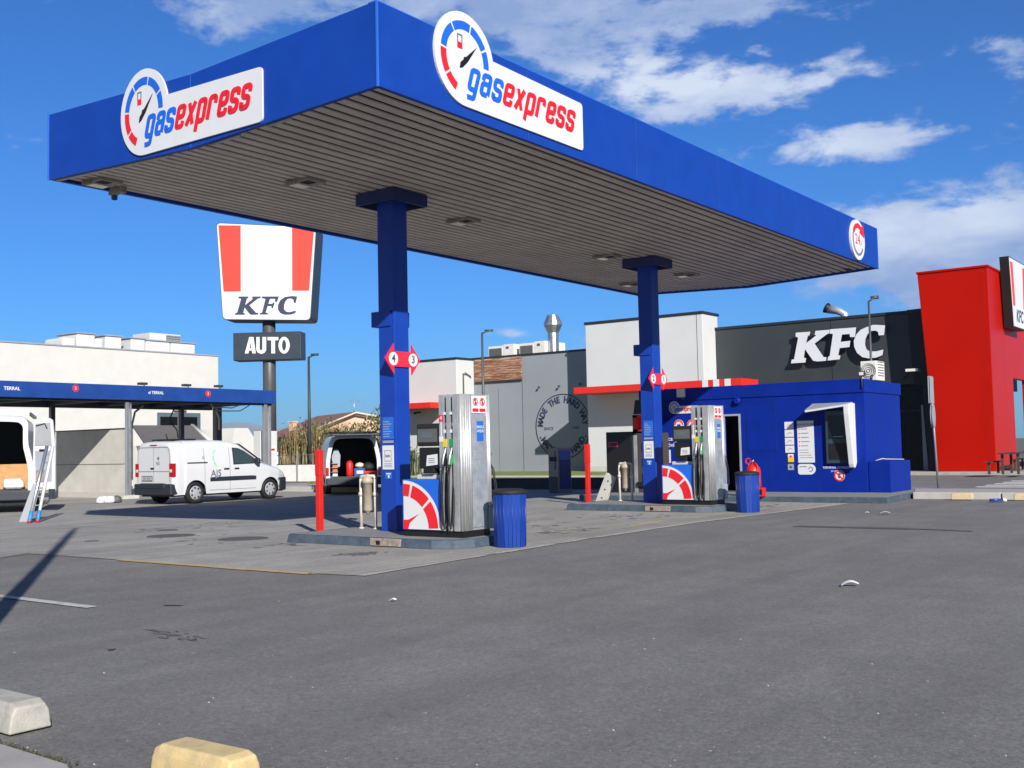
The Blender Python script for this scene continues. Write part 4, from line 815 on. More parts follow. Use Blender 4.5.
# dark front
DX = 47.3; fd = FU(DX)
dk = blk('dark_front', DX, DX+14, 12.4, 22.62, 3.75, 6.74, 'facade_dark'); blk('coping', DX-.05, DX+14, 12.4, 22.64, 6.74, 6.86, 'coping', .01, dk)
b = MB()
for px in (712+0, 831.5): a = -fd.px(px, 350)[0]; b.box((DX-.004, a-.015, 3.8), (DX, a+.015, 6.7), 'black')
b.prism(fd, [fd.px(907, 310), fd.px(925, 308), fd.px(940, 385), fd.px(914, 385)], 0, .02, 'black'); b.build('joint', dk)  # diagonal shade beside the tower put in as a black slanted panel
def trace(f, pts, ox, oy, sc): return [f.px(ox+x/sc, oy+y/sc) for x, y in pts]
sc = 1024/110
Kp = [(100, 165), (236, 155), (228, 190), (214, 192), (196, 262), (290, 190), (276, 182), (284, 148), (416, 137), (410, 170), (388, 180), (276, 266), (360, 392), (386, 392), (382, 426), (300, 432), (262, 426), (186, 318), (176, 398), (196, 402), (190, 442), (55, 450), (62, 416), (84, 412), (122, 210), (98, 200)]
Fp = [(420, 133), (662, 115), (652, 204), (606, 206), (602, 176), (530, 182), (518, 250), (608, 240), (600, 298), (508, 308), (496, 374), (516, 378), (510, 412), (396, 424), (402, 388), (416, 384), (446, 176), (414, 172)]
Cp = [(765, 110), (820, 92), (860, 92), (932, 96), (922, 186), (872, 190), (866, 156), (838, 144), (800, 150), (768, 178), (748, 226), (746, 280), (760, 320), (790, 340), (850, 338), (916, 322), (908, 372), (850, 396), (780, 404), (720, 392), (670, 352), (644, 296), (640, 240), (664, 180), (706, 136)]
fl = FU(DX-.32); b = MB()
for pl in (Kp, Fp, Cp): b.prism(fl, trace(fl, pl, 785, 315, sc), -.12, 0, 'letter_white', 'black')
b.build('shop_letters', rest)
# glazing under the dark front
b = MB(); b.box((DX+.5, 12.2, .1), (DX+.56, 22.6, 3.75), 'glass_dark'); gl = b.build('glass_front', rest)
b = MB()
for y in (12.9, 14.4, 15.9, 17.4, 18.9, 20.4): b.box((DX+.42, y-.04, .1), (DX+.49, y+.04, 3.75), 'black')
b.box((DX+.42, 12.2, 2.6), (DX+.49, 22.6, 2.68), 'black'); b.build('mullion', gl)
b = MB(); b.prism(FU(DX+.1), [FU(DX+.1).px(922, 405), FU(DX+.1).px(924, 405), FU(DX+.1).px(930, 474), FU(DX+.1).px(925, 474)], 0, .15, 'panel_grey'); b.build('leaning_post', rest)
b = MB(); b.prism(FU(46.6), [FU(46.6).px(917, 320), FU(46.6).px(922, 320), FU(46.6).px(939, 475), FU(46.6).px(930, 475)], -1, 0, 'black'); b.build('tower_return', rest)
b = MB(); a, z = fd.px(918, 371); b.box((DX-.9, -a-.25, z-.05), (DX-.5, -a+.25, z+.06), 'lamp_glass'); b.tube([(DX, -a+.6, z-.3), (DX-.7, -a+.1, z-.02)], .03, 'black', 6); b.build('spotlight', rest)
# red tower: front face leans outward to the left
TW = 6.5
tl, tt = P(917, 273.6); bl_, _ = P(937.5, 474); tr_ = -10.20
pts = [(bl_, .1), (tr_, .1), (tr_, 8.17), (tl, 8.19)]
b = MB(); b.prism(fR, pts, -2.2, 0, 'kfc_red'); rt = b.build('red_tower', rest, bevel=.02)
# right-hand wall with opening, in the plane y = -tr_
fT = FV(-tr_); ox, oz = fT.px(1013, 378); oe = ox+3.2; b = MB()
ez = 8.19
b.fbox(fT, RX+2.2, ox, .1, ez, -.3, 0, 'kfc_red'); b.fbox(fT, ox, oe, oz, ez, -.3, 0, 'kfc_red'); b.fbox(fT, oe, RX+16, .1, ez, -.3, 0, 'kfc_red'); b.build('red_wall', rest)
b = MB()
for k in range(1, 5): b.box((RX-.003, -tr_+.012, .1+k*1.62), (RX, -bl_-.1, .104+k*1.62), 'seam_red')
b.box((RX-.006, -tr_+.26, .1), (RX-.001, -tr_+.275, 8.1), 'seam_red')
b.build('panel_seam', rt)
b = MB(); b.fbox(fT, ox, oe, .1, oz, -1.6, -1.5, 'black'); b.fbox(fT, ox+.55, ox+.75, .9, oz, -.4, -.25, 'panel_grey'); b.build('entrance_recess', rest)
b = MB(); b.box((RX-.05, -tr_-.04, 8.17), (RX+16, -tr_+.25, 8.25), 'kfc_red'); b.box((RX-.05, -tr_+.25, 8.17), (RX+2.2, -tl+.03, 8.25), 'kfc_red'); b.build('coping', rt)
b = MB(); b.box((RX+2.2, -tr_+.31, 6.5), (RX+16, 22.6, 6.6), 'roof_grey'); b.build('roof', rest)
# hanging bucket sign on the red wall
fS = Fr((0, -tr_-.42, 0), (1, 0, 0)); s0, sz1 = fS.px(1008.5, 256); s1, sz0 = fS.px(1010.5, 326); sw = 3.0
b = MB(); b.prism(fS, [(s0, sz1), (s0+sw, sz1), (s0+sw-.35, sz0), (s0+.35, sz0)], -.36, 0, 'black'); b.prism(fS, [(s0+.04, sz1-.05), (s0+sw-.04, sz1-.05), (s0+sw-.38, sz0+.05), (s0+.38, sz0+.05)], 0, .02, 'sign_white')
b.prism(fS, [(s0+.12, sz1-.2), (s0+.55, sz1-.2), (s0+.72, sz0+.9), (s0+.35, sz0+.9)], .02, .03, 'stripe_red'); b.prism(fS, [(s0+sw-.12, sz1-.2), (s0+sw-.55, sz1-.2), (s0+sw-.72, sz0+.9), (s0+sw-.35, sz0+.9)], .02, .03, 'stripe_red')
b.text(fS, 'KFC', s0+sw/2, sz0+.5, .7, .02, 'ink', off=.03, shear=.2); b.build('hanging_sign', rest)

# roof plant of the restaurant
def rac(px0, px1, py0, label):
    f = FU(49.0); a0, z1 = f.px(px0, py0); a1, _ = f.px(px1, py0); am = (a0*.42+a1*.58); t = thing('rooftop_air_unit', (49.3, -(a0+a1)/2, 6.39), label, 'air conditioner', 'air units on the restaurant roof')
    b = MB(); b.box((49, -am, 6.39), (51.0, -a0, z1-.05), 'ac_white'); b.box((49.0, -a1, 6.39), (51.0, -am-.002, z1), 'ac_white'); b.build('body', t, bevel=.03)
    b = MB(); b.box((48.985, -am+.1, z1-.75), (49.0, -a0-.08, z1-.18), 'grille'); b.box((48.985, -am-.4, z1-.25), (49.0, -am-.2, z1-.12), 'grille'); b.build('fan_opening', t)
rac(488, 514, 346, 'white rooftop air unit behind the timber strip, left of two'); rac(519, 545, 343, 'white rooftop air unit standing next to the tall metal flue')
f = FU(49.5); a, z0 = f.px(553.5, 352); _, zt = f.px(553.5, 315); _, zc = f.px(553.5, 333)
b = MB(); pr = [(.30, 6.3-z0), (.30, zc-z0-.0), (.52, zc-z0+.55), (.52, zt-z0-.25), (.30, zt-z0-.02), (.1, zt-z0)]
b.lathe((49.5, -a, z0), [(.30, -.6), (.30, zc-z0), (.50, zc-z0+.42), (.50, zc-z0+.55), (.30, zt-z0), (.05, zt-z0)], 'galv', 12, smooth=False)
o = b.build('metal_flue'); tag(o, 'tall galvanised flue with faceted cowl rising over the grey wall', 'flue')
f = FU(50.5); a, z = f.px(835, 312); b = MB(); b.tube([(50.5, -a-.55, 6.6), (50.5, -a-.45, z-.15), (50.5, -a-.15, z+.05), (50.5, -a+.3, z+.16)], [.17, .18, .18, .2], 'alu_light', 14); b.tube([(50.5, -a+.28, z+.155), (50.5, -a+.42, z+.24)], [.20, .26], 'black', 14)
o = b.build('vent_hood'); tag(o, 'bent metal air vent on the dark restaurant roof above the letters', 'vent')

# picnic table at the red wall
fT2 = FV(-tr_-1.2)
def picnic(px, label):
    q = fT2.px(px, 470); x = q[0]; y = -tr_-1.3
    t = thing('picnic_table', (x, y, .1), label, 'picnic table', 'picnic tables by the red wall'); b = MB(); b.box((-.9, -.38, .72), (.9, .38, .77), 'bench_wood'); b.build('table_top', t, local=True)
    for s_ in (-1, 1): b = MB(); b.box((-.9, s_*.72-.13, .42), (.9, s_*.72+.13, .46), 'bench_wood'); b.build('bench', t, local=True)
    for s_ in (-.7, .7): b = MB(); [b.box((s_-.04, y_-.04, 0), (s_+.04, y_+.04, .42), 'bench_wood') for y_ in (-.72, .72)]; b.box((s_-.04, -.3, 0), (s_+.04, -.22, .72), 'bench_wood'); b.box((s_-.04, .22, 0), (s_+.04, .3, .72), 'bench_wood'); b.build('leg_frame', t, local=True)
picnic(1012, 'dark picnic table in front of the red wall, nearer the corner'); picnic(1036, 'dark picnic table by the doorway at the picture edge')

# ------------------------------------------------------------------ black cabinet, red box, service unit
q = G(606, 499); ux = 26.4; fb_ = FU(ux); a0 = fb_.px(606, 440)[0]; a1 = fb_.px(632, 440)[0]; zt = fb_.px(615, 432)[1]
t = thing('black_cabinet', (ux+.4, -(a0+a1)/2, 0), 'tall black cabinet with small red plate behind the farther island', 'cabinet')
b = MB(); b.box((ux, -a1, .02), (ux+.9, -a0, zt), 'black'); b.build('body', t, bevel=.01)
x0, z1 = fb_.px(608.5, 442); x1, z0 = fb_.px(618, 447); b = MB(); b.fbox(fb_, x0, x1, z0, z1, 0, .01, 'pinkred'); b.fbox(fb_, x0+.03, x1-.03, z0+.03, z1-.03, .009, .013, 'ink'); b.build('plate', t)
b = MB(); b.box((ux+.1, -a1-.65, .1), (ux+.9, -a1-.002, zt-.05), 'bench_wood'); b.box((ux+.08, -a1-.1, .1), (ux+.11, -a1-.0, zt-.1), 'panel_steel')
for k in range(3): b.box((ux+.05, -a1-.55, .45+k*.42), (ux+.1, -a1-.3, .68+k*.42), 'sign_white')
b.box((ux+.02, -a1-.6, .3), (ux+.1, -a1-.1, .42), 'black'); b.build('side_shelf', t)
t = thing('red_dispenser_box', (ux+.3, -a1-.2, zt), 'open red box with black bracket on top of the black cabinet', 'box')
x0, z1 = fb_.px(630.5, 415); x1, z0 = fb_.px(643, 432); b = MB(); z0 = zt+.0; b.box((ux, -x1, z0), (ux+.06, -x0-.0, z1), 'red') if False else None
b.box((ux+.1, -x1-.3, z0), (ux+.5, -x0, z0+.06), 'red'); b.box((ux+.1, -x1-.3, z1-.08), (ux+.5, -x0, z1), 'red'); b.box((ux+.1, -x0-.14, z0), (ux+.5, -x0, z1), 'red'); b.box((ux+.45, -x1-.3, z0), (ux+.5, -x0, z1), 'red'); b.build('box', t)
b = MB(); c0_ = fb_.px(633, 400); c1_ = fb_.px(642, 400); b.prism(fb_, [(c0_[0], c0_[1]), (c1_[0]+.3, c1_[1]), (c1_[0]+.3, z1+.02), (c0_[0]-.06, z1+.02)], -.3, -.1, 'black'); b.build('bracket', t)
fv = FU(28.6); a0, z1 = fv.px(548, 448); am, _ = fv.px(557.5, 448)
t = thing('air_water_unit', (29.0, -(a0+am)/2, 0), 'weathered upright service unit with grey front and blue side panel', 'service unit')
b = MB(); b.box((28.6, -am, .0), (29.35, -a0, z1), 'filter_tan'); b.build('body', t, bevel=.01)
b = MB(); b.box((28.57, -am+.05, z1-.42), (28.6, -am+.14, z1-.28), 'black'); b.box((28.57, -am+.18, z1-.42), (28.6, -am+.28, z1-.28), 'black'); b.box((28.58, -am+.02, .0), (28.6, -a0-.02, .5), 'grille'); b.box((28.59, -am+.08, .7), (28.6, -am+.12, z1-.1), 'grille'); b.build('front_fitting', t)
b = MB(); b.box((28.68, -am-.012, .1), (29.3, -am-.001, 1.02), 'wash_blue'); b.box((28.68, -am-.012, 1.03), (29.3, -am-.001, z1-.08), 'trim_blue'); b.build('side_panel', t)
# low dark wall behind the forecourt
p0, p1 = G(392, 489), G(652, 489); d = (p1-p0).normalized(); nn = Vector((d.y, -d.x, 0)); 
b = MB(); fw = Fr(p0, d); L = (p1-p0).length; b.fbox(fw, 0, L, 0, .34, -.3, 0, 'charcoal'); b.fbox(fw, 0, L, .34, .37, -.33, .03, 'charcoal'); o = b.build('low_wall', bevel=.01); tag(o, 'low dark wall at the back of the forecourt', 'wall')

# ------------------------------------------------------------------ street furniture
def lamp(base, h, head, name, label, r=.07, m='lamp_dark', arm=1):
    t = thing(name, base, label, 'street lamp'); b = MB(); b.tube([(0, 0, 0), (0, 0, h)], [r, r*.6], m, 10); b.lathe((0, 0, 0), [(r*1.8, 0), (r*1.8, .03), (r, .06)], m, 10); b.build('pole', t, local=True)
    d = Vector(head); b = MB(); b.tube([Vector((0, 0, h-.02)), Vector((0, 0, h+.05))+d*.4, Vector((0, 0, h+.12))+d], [r*.5, .03, .03], m, 8)
    q = Vector((0, 0, h+.12))+d; b.tube([q-d*.75, q+d*.15], [.05, .08], m, 4); b.build('lamp_head', t, local=True); return t
RH = Vector((R0.x, R0.y, 0)).normalized()
q = G(310, 481); lamp(q, 6.1, RH*.42, 'street_lamp', 'slim dark street lamp standing by the white boundary wall', .10)
f = FU(44.5); a, z = f.px(482, 331); lamp(Vector((44.5, -a, .1)), z-.2, RH*.5, 'street_lamp', 'slim grey street lamp in front of the timber strip and grey wall', .09, 'pole_grey')
f = FU(38.0); a, z = f.px(868.5, 298); t = lamp(Vector((38.0, -a, 0)), z-.1, RH*.3, 'street_lamp', 'thin pole with a small head rising behind the kiosk across the white letters', .06, 'pole_grey')
lamp(Vector((2.9, 6.35, 0)), 8.35, Vector((.25, .35, 0)), 'street_lamp', 'street lamp just outside the left edge of the photo, seen by its shadow', .11)
# road sign seen edge-on
q = G(938.3, 487.3, .14); t = thing('road_sign', q, 'grey leaning road sign post with two plates seen nearly edge on', 'road sign')
fq = FU(q.x, 0, 0); a, z = fq.px(930, 378); top = Vector((q.x, -a, z)); ax = top-q
b = MB(); b.tube([q, top], .03, 'pole_steel', 8); b.build('post', t)
def platef(zf): return q+ax*zf
dview = Vector((q.x, q.y, 0)).normalized(); edge_r = (dview*math.cos(.13)+RH*math.sin(.13)).normalized()
b = MB(); c = platef(.89); f2 = Fr(c+Vector((0, 0, 0)), edge_r); b.fbox(f2, -.3, .3, -.36, .36, -.035, -.01, 'grey_sign'); b.fbox(f2, -.3, .3, -.36, .36, .01, .035, 'alu_light'); b.build('rectangular_plate', t)
b = MB(); c = platef(.65); f2 = Fr(c, edge_r); b.disc(f2, (0, 0), .32, .01, .03, 'alu_light', 24); b.disc(f2, (0, 0), .32, -.03, -.01, 'grey_sign', 24); b.build('round_plate', t)

# wheel stops
def stop(name, A, B_, w, h, m, label, grp, bev=.012):
    A = Vector((A[0], A[1], 0)); B_ = Vector((B_[0], B_[1], 0)); d = (B_-A).normalized(); s_ = Vector((d.y, -d.x, 0)); L = (B_-A).length
    if s_.dot(Vector((A.x, A.y, 0))) > 0: s_ = -s_
    b = MB(); e = min(.12, L*.2)
    def ring(t_, hw, z): return None
    secs = []
    for (x, k) in ((0, .0), (0.0, .82), (e, 1.0), (L-e, 1.0), (L, .82), (L, 0)):
        pass
    def sec(x, hh, iw): return [A+d*x+s_*(w/2), A+d*x+s_*(w/2-.015)+Vector((0, 0, hh*.7)), A+d*x+s_*(iw)+Vector((0, 0, hh)), A+d*x-s_*(iw)+Vector((0, 0, hh)), A+d*x-s_*(w/2-.015)+Vector((0, 0, hh*.7)), A+d*x-s_*(w/2)]
    b.rings([sec(0, h*.86, w*.34), sec(e*.5, h, w*.36), sec(L-e*.5, h, w*.36), sec(L, h*.90, w*.34)], m, smooth=False)
    o = b.build(name, bevel=bev, seg=3); return tag(o, label, 'parking block', grp)
qa, qb = G(40, 729), G(-70, 700)
stop('wheel_stop', (G(31, 731).x, G(31, 731).y), (G(31, 731).x+(qb-qa).normalized().x*.9, G(31, 731).y+(qb-qa).normalized().y*.9), .24, .155, 'concrete_block', 'pale concrete wheel stop at the left edge of the picture', 'parking wheel stops')
qa, qb = G(160, 800), G(256, 826)
qc = G(205, 782); dd = (qb-qa).normalized(); stop('wheel_stop', (qc.x-dd.x*.26, qc.y-dd.y*.26), (qc.x+dd.x*.26, qc.y+dd.y*.26), .21, .155, 'yellow_block', 'sand yellow wheel stop cut off by the bottom edge', 'parking wheel stops')
for (x0, x1, lb) in ((952, 975, 'cream wheel stop against the far kerb by the sign post'), (1017, 1042, 'cream wheel stop against the far kerb at the right edge')):
    qa, qb = G(x0, 499), G(x1, 499.3); stop('wheel_stop', (27.0, qa.y-.05), (27.05, qb.y), .22, .16, 'cream_block', lb, 'parking wheel stops', .02)

# litter
def scrap(px, py, w, h, label, m='paper', cur=.03, name='paper_scrap'):
    q = G(px, py); b = MB(); n = 6; vs = []
    for i in range(n+1):
        t_ = i/n; p_ = q+RH*(t_-.5)*w; zz = .004+cur*math.sin(t_*PI)+.4*cur*(t_); vs += [p_+Vector((0, 0, zz)), p_+dview*h+Vector((0, 0, zz+cur*.5*(1-t_)))]
    b.add(vs, [(2*i, 2*i+2, 2*i+3, 2*i+1) for i in range(n)], m); o = b.build(name); md = o.modifiers.new('s', 'SOLIDIFY'); md.thickness = .002; tag(o, label, 'litter', 'litter on the asphalt')
scrap(850, 586, .17, .08, 'curled white paper strip lying alone on open asphalt at right', cur=.03)
scrap(885, 514, .2, .12, 'cream paper scrap on asphalt in front of the kiosk corner', 'cream', .03)
scrap(867, 513.5, .07, .08, 'small pale scrap left of the cream paper near the kiosk', cur=.02)
scrap(392, 601, .06, .04, 'tiny white scrap in front of the nearer island', cur=.015)
q = G(990, 502.5); b = MB(); b.tube([q+Vector((0, 0, .05)), q+Vector((0, 0, .05))+RH*.26], .035, 'can_blue', 12); b.tube([q+Vector((0, 0, .06))+RH*.28, q+Vector((0, 0, .04))+RH*.36], .035, 'paper', 8); o = b.build('crushed_carton'); tag(o, 'blue and white crushed drink carton near the right kerb', 'litter', 'litter on the asphalt')
# scattered pale stones on the asphalt, too many to count
b = MB(); rr = random.Random(11)
for i in range(520):
    px = rr.uniform(-40, 1060); py = 520+rr.random()**1.4*260; q = G(px, py)
    if q.y > 8.9 and q.x > 9: continue
    s_ = rr.uniform(.0015, .004)*(1+rr.random()**8*1.5); vs = [q+Vector((rr.uniform(-1, 1)*s_, rr.uniform(-1, 1)*s_, -.012+rr.uniform(.2, 1)*s_)) for _ in range(5)]; vs[0] = q+Vector((-s_, -s_, -.012)); vs[1] = q+Vector((s_, -s_, -.012)); vs[2] = q+Vector((0, s_, -.012)); vs[3] = q+Vector((0, 0, s_-.012))
    b.add(vs[:4], [(0, 1, 3), (1, 2, 3), (2, 0, 3)], 'concrete_block')
o = b.build('loose_grit'); o['kind'] = 'stuff'; o['label'] = 'pale grit and tiny stones scattered over the asphalt'; o['category'] = 'grit'

# ------------------------------------------------------------------ vans
def interp(tab, x):
    if x <= tab[0][0]: return tab[0][1]
    for (a, b), (c, d) in zip(tab, tab[1:]):
        if x <= c: t = (x-a)/(c-a); return b+(d-b)*t
    return tab[-1][1]
class Body:
    def __init__(s, top, half, L, wheels, wr, sill=.30, belt=1.0, tum=.10, shoulder=.16):
        s.top, s.half, s.L, s.wheels, s.wr, s.sill, s.belt, s.tum, s.sh = top, half, L, wheels, wr, sill, belt, tum, shoulder
    def hw(s, x, z):
        w = interp(s.half, x); tz = interp(s.top, x)
        k = 0 if z < s.belt else (z-s.belt)/max(.1, (1.7-s.belt)); w -= s.tum*min(k, 1.2)**1.3
        if z < .55: w -= (.55-z)*.08
        zs = tz-s.sh
        if z > zs: q = min(1, (z-zs)/s.sh); w -= .22*(1-math.sqrt(max(0, 1-q*q)))
        return w
    def bottom(s, x):
        b = s.sill
        for wx in s.wheels:
            d = abs(x-wx); R = s.wr+.055
            if d < R: b = max(b, s.wr-.02+math.sqrt(R*R-d*d))
        return b
    def shell(s, m, x0=0, open_rear=False):
        xs = sorted(set([x0, x0+.03, x0+.08]+[round(.12+i*.06, 3) for i in range(int((s.L-.15)/.06))]+[w+sg*(s.wr+.055) for w in s.wheels for sg in (-1, 1)]+[s.L-.08, s.L-.03, s.L])); xs = [x for x in xs if x >= x0]
        rg = []
        for x in xs:
            k = 1.0
            if x < x0+.08: k = 1-.03*(1-(x-x0)/.08)**2 if not open_rear else 1
            tz = interp(s.top, x); bo = min(s.bottom(x), tz-.2); zs = tz-s.sh; side = []
            for j in range(12): side.append(bo+(zs-bo)*j/11)
            for j in range(1, 6): side.append(zs+s.sh*math.sin(j/6*PI/2))
            L_ = [(s.hw(x, z)*k, z) for z in side]; ring = [Vector((x, -w, z)) for w, z in L_]
            wl = L_[-1][0]; ring += [Vector((x, wl*t_, tz+.02*(1-t_*t_))) for t_ in (-.75, -.4, 0, .4, .75)]
            ring += [Vector((x, w, z)) for w, z in reversed(L_)]; rg.append(ring)
        b = MB(); b.rings(rg, m, cap=(not open_rear, True), smooth=True, closed=False); s.rg = rg
        # underside
        return b, rg
    def patch(s, b, sgn, lower, upper, x0, x1, m, off=.006, nx=16, nz=4):
        vs = []
        for i in range(nx+1):
            x = x0+(x1-x0)*i/nx; lo = interp(lower, x); hi = interp(upper, x)
            for j in range(nz+1): z = lo+(hi-lo)*j/nz; vs.append(Vector((x, sgn*(s.hw(x, z)+off), z)))
        fs = [(i*(nz+1)+j, (i+1)*(nz+1)+j, (i+1)*(nz+1)+j+1, i*(nz+1)+j+1) for i in range(nx) for j in range(nz)]
        b.add(vs, fs, m, True)
def wheel(t, x, y, r, w=.2):
    sg = -1 if y < 0 else 1; A = (Vector((1, 0, 0)), Vector((0, 0, 1)), Vector((0, sg, 0)))
    b = MB(); b.lathe((x, y-sg*w, r), [(r*.6, 0), (r*.93, 0), (r, .03), (r, w-.03), (r*.94, w), (r*.68, w+.004), (r*.66, w-.03)], 'rubber', 28, ax=A); wh = b.build('wheel', t, local=True)
    b = MB(); b.lathe((x, y-sg*w, r), [(r*.66, w-.03), (r*.64, w-.01), (r*.5, w-.02), (r*.2, w+.002), (.01, w+.004)], 'hub', 24, ax=A)
    for k in range(7):
        a = 2*PI*k/7; c = Vector((x+r*.47*math.cos(a), y+sg*.006, r+r*.47*math.sin(a))); b.lathe(c-Vector((0, sg*.012, 0)), [(r*.085, 0), (r*.085, .014)], 'rubber', 8, ax=A)
    b.build('hubcap', wh, local=True)
def van_small(loc, rz, label):
    t = thing('parked_van', loc, label, 'van', rz=rz); L = 4.52
    top = [(0, 1.70), (.06, 1.80), (.5, 1.845), (1.6, 1.85), (2.2, 1.82), (2.5, 1.74), (2.95, 1.45), (3.42, 1.14), (3.7, 1.06), (4.1, .97), (4.35, .86), (4.46, .72), (4.52, .55)]
    half = [(0, .865), (.15, .90), (3.6, .905), (4.0, .86), (4.3, .76), (4.45, .66), (4.52, .55)]
    wx = (.80, 3.64); B = Body(top, half, L, wx, .325, .27)
    bm_, rg = B.shell('car_white'); body = bm_.build('body', t, local=True)
    b = MB(); b.box((.1, -.72, .22), (4.3, .72, .62), 'black'); b.box((.1, -.80, .3), (4.25, .80, .42), 'black'); b.build('underbody', t, local=True)
    for x in wx:
        for y in (-.885, .885): wheel(t, x, y, .315)
    b = MB(); b.box((-.07, -.88, .27), (.32, .88, .60), 'bumper'); b.box((-.09, -.6, .45), (0, .6, .62), 'bumper'); b.build('rear_bumper', t, local=True, bevel=.05, seg=3)
    b = MB(); R = [(4.05, .87), (4.3, .80), (4.47, .68), (4.57, .4), (4.58, 0)]
    P_ = R+[(x, -y) for x, y in R[-2::-1]]; b.prism(Zs(0), [(x, y+0) for x, y in P_], .24, .66, 'bumper'); b.build('front_bumper', t, local=True, bevel=.04)
    for sg in (-1, 1):
        b = MB(); B.patch(b, sg, [(2.16, 1.10), (3.30, 1.12)], [(2.16, 1.62), (2.42, 1.60), (2.62, 1.52), (3.02, 1.28), (3.30, 1.125)], 2.18, 3.28, 'bumper', .004, 18); sw_ = b.build('side_window', t, local=True)
        b = MB(); B.patch(b, sg, [(2.2, 1.135), (2.93, 1.14)], [(2.2, 1.585), (2.42, 1.57), (2.62, 1.48), (2.93, 1.29)], 2.22, 2.90, 'car_glass', .009); B.patch(b, sg, [(2.94, 1.14), (3.2, 1.145)], [(2.94, 1.28), (3.2, 1.15)], 2.95, 3.18, 'car_glass', .009, 6); b.build('pane', sw_, local=True)
        b = MB(); B.patch(b, sg, [(1.3, .63), (3.05, .63)], [(1.3, .74), (1.35, .755), (3.0, .755), (3.05, .74)], 1.3, 3.05, 'bumper', .016, 10, 2); B.patch(b, sg, [(.5, 1.17)], [(.5, 1.205)], .50, 1.22, 'bumper', .012, 8, 2); b.build('side_moulding', t, local=True)
        b = MB()
        for x in (2.05, 1.12): B.patch(b, sg, [(x, .35)], [(x, 1.62)], x-.006, x+.006, 'seam', .003, 1, 10)
        B.patch(b, sg, [(.4, .36)], [(.4, 1.2)], 3.22, 3.232, 'seam', .003, 1, 10) if False else None
        B.patch(b, sg, [(.5, .36)], [(.5, .372)], 1.3, 3.05, 'seam', .003, 12, 1); b.build('door_seam', t, local=True)
        b = MB(); B.patch(b, sg, [(1.8, .97)], [(1.8, 1.01)], 1.80, 2.0, 'bumper', .03, 4, 1); B.patch(b, sg, [(2.2, .97)], [(2.2, 1.01)], 2.2, 2.38, 'bumper', .03, 4, 1); B.patch(b, sg, [(1.0, 1.29)], [(1.0, 1.38)], 1.05, 1.13, 'grey_sign', .006, 2, 1); b.build('door_handle', t, local=True)
        b = MB(); q = B.hw(3.05, 1.16); b.box((2.98, min(sg*(q-.02), sg*(q+.2)), 1.1), (3.10, max(sg*(q-.02), sg*(q+.2)), 1.28), 'bumper'); b.build('wing_mirror', t, local=True, bevel=.04, seg=3)
        b = MB(); b.box((-.012, min(sg*.72, sg*.90), .80), (.10, max(sg*.72, sg*.885), 1.19), 'tail_red'); b.box((-.018, min(sg*.74, sg*.86), .93), (0, max(sg*.74, sg*.86), 1.02), 'headlight'); b.build('tail_light', t, local=True, bevel=.02)
        b = MB(); B.patch(b, sg, [(3.95, .72), (4.4, .68)], [(3.95, .80), (4.1, .94), (4.3, .86), (4.4, .74)], 3.98, 4.38, 'headlight', .008, 8); b.build('headlight', t, local=True)
    sg = -1
    b = MB(); fside = Fr((0, -(.905+.012), 0), (1, 0, 0)); b.text(fside, 'AJS', 1.52, .86, .28, 0, 'ink_grey', off=.012)
    q0 = [(1.52, 1.58), (1.44, 1.40), (1.46, 1.2), (1.56, 1.05)]; 
    for i in range(len(q0)-1):
        (x0, z0), (x1, z1) = q0[i], q0[i+1]; f3 = Fr((0, -(B.hw(1.5, (z0+z1)/2)+.008), 0), (1, 0, 0)); b.stroke(f3, [(x0, z0), (x1, z1)], .045, -.004, .002, 'leaf_green')
    b.build('side_logo', t, local=True)
    fr_ = Fr((-.006, 0, 0), (0, -1, 0)); b = MB(); b.fbox(fr_, -.004, .004, .6, 1.68, 0, .004, 'seam'); b.stroke(fr_, [(-.76, .66), (-.74, 1.5), (-.68, 1.66), (.68, 1.66), (.74, 1.5), (.76, .66)], .01, 0, .004, 'seam', .06); b.fbox(fr_, -.72, .72, .955, .965, 0, .004, 'seam'); b.fbox(fr_, -.13, .02, 1.03, 1.07, 0, .02, 'black'); b.fbox(fr_, -.16, .16, 1.72, 1.74, 0, .02, 'tail_red'); b.build('rear_door_seam', t, local=True)
    b = MB(); b.fbox(fr_, -.56, -.06, .68, .83, 0, .012, 'bumper'); b.fbox(fr_, -.54, -.08, .70, .81, .01, .016, 'plate'); b.text(fr_, '5327 KLM', -.31, .755, .085, .016, 'ink'); b.build('number_plate', t, local=True)
    b = MB(); b.text(fr_, 'AJS', .20, 1.2, .12, .002, 'ink_grey'); b.disc(fr_, (.22, 1.34), .05, 0, .004, 'ink_grey', 10); b.build('rear_logo', t, local=True)
    # windscreen
    b = MB(); vs = []; n = 6
    for i in range(n+1):
        x = 2.52+(3.36-2.52)*i/n; z = interp(top, x)
        for j in range(7): w = (B.hw(x, z-.10)-.05)*(j/3-1); vs.append(Vector((x+.006, w, z+.022*(1-(j/3-1)**2)+.008)))
    b.add(vs, [(i*7+j, i*7+j+1, (i+1)*7+j+1, (i+1)*7+j) for i in range(n) for j in range(6)], 'car_glass', True); b.build('windscreen', t, local=True)
    b = MB(); b.tube([(.5, -.45, 1.86), (.5, .45, 1.86)], .02, 'black', 6); b.box((.3, -.5, 1.86), (1.1, .5, 1.90), 'black'); b.tube([(.55, .1, 1.87), (.5, .1, 2.05)], .02, 'black', 6); b.build('roof_rack', t, local=True)
    return t
van_small((19.78, 27.45, 0), 0, 'small white panel van with green leaf logo parked side on by the car wash')

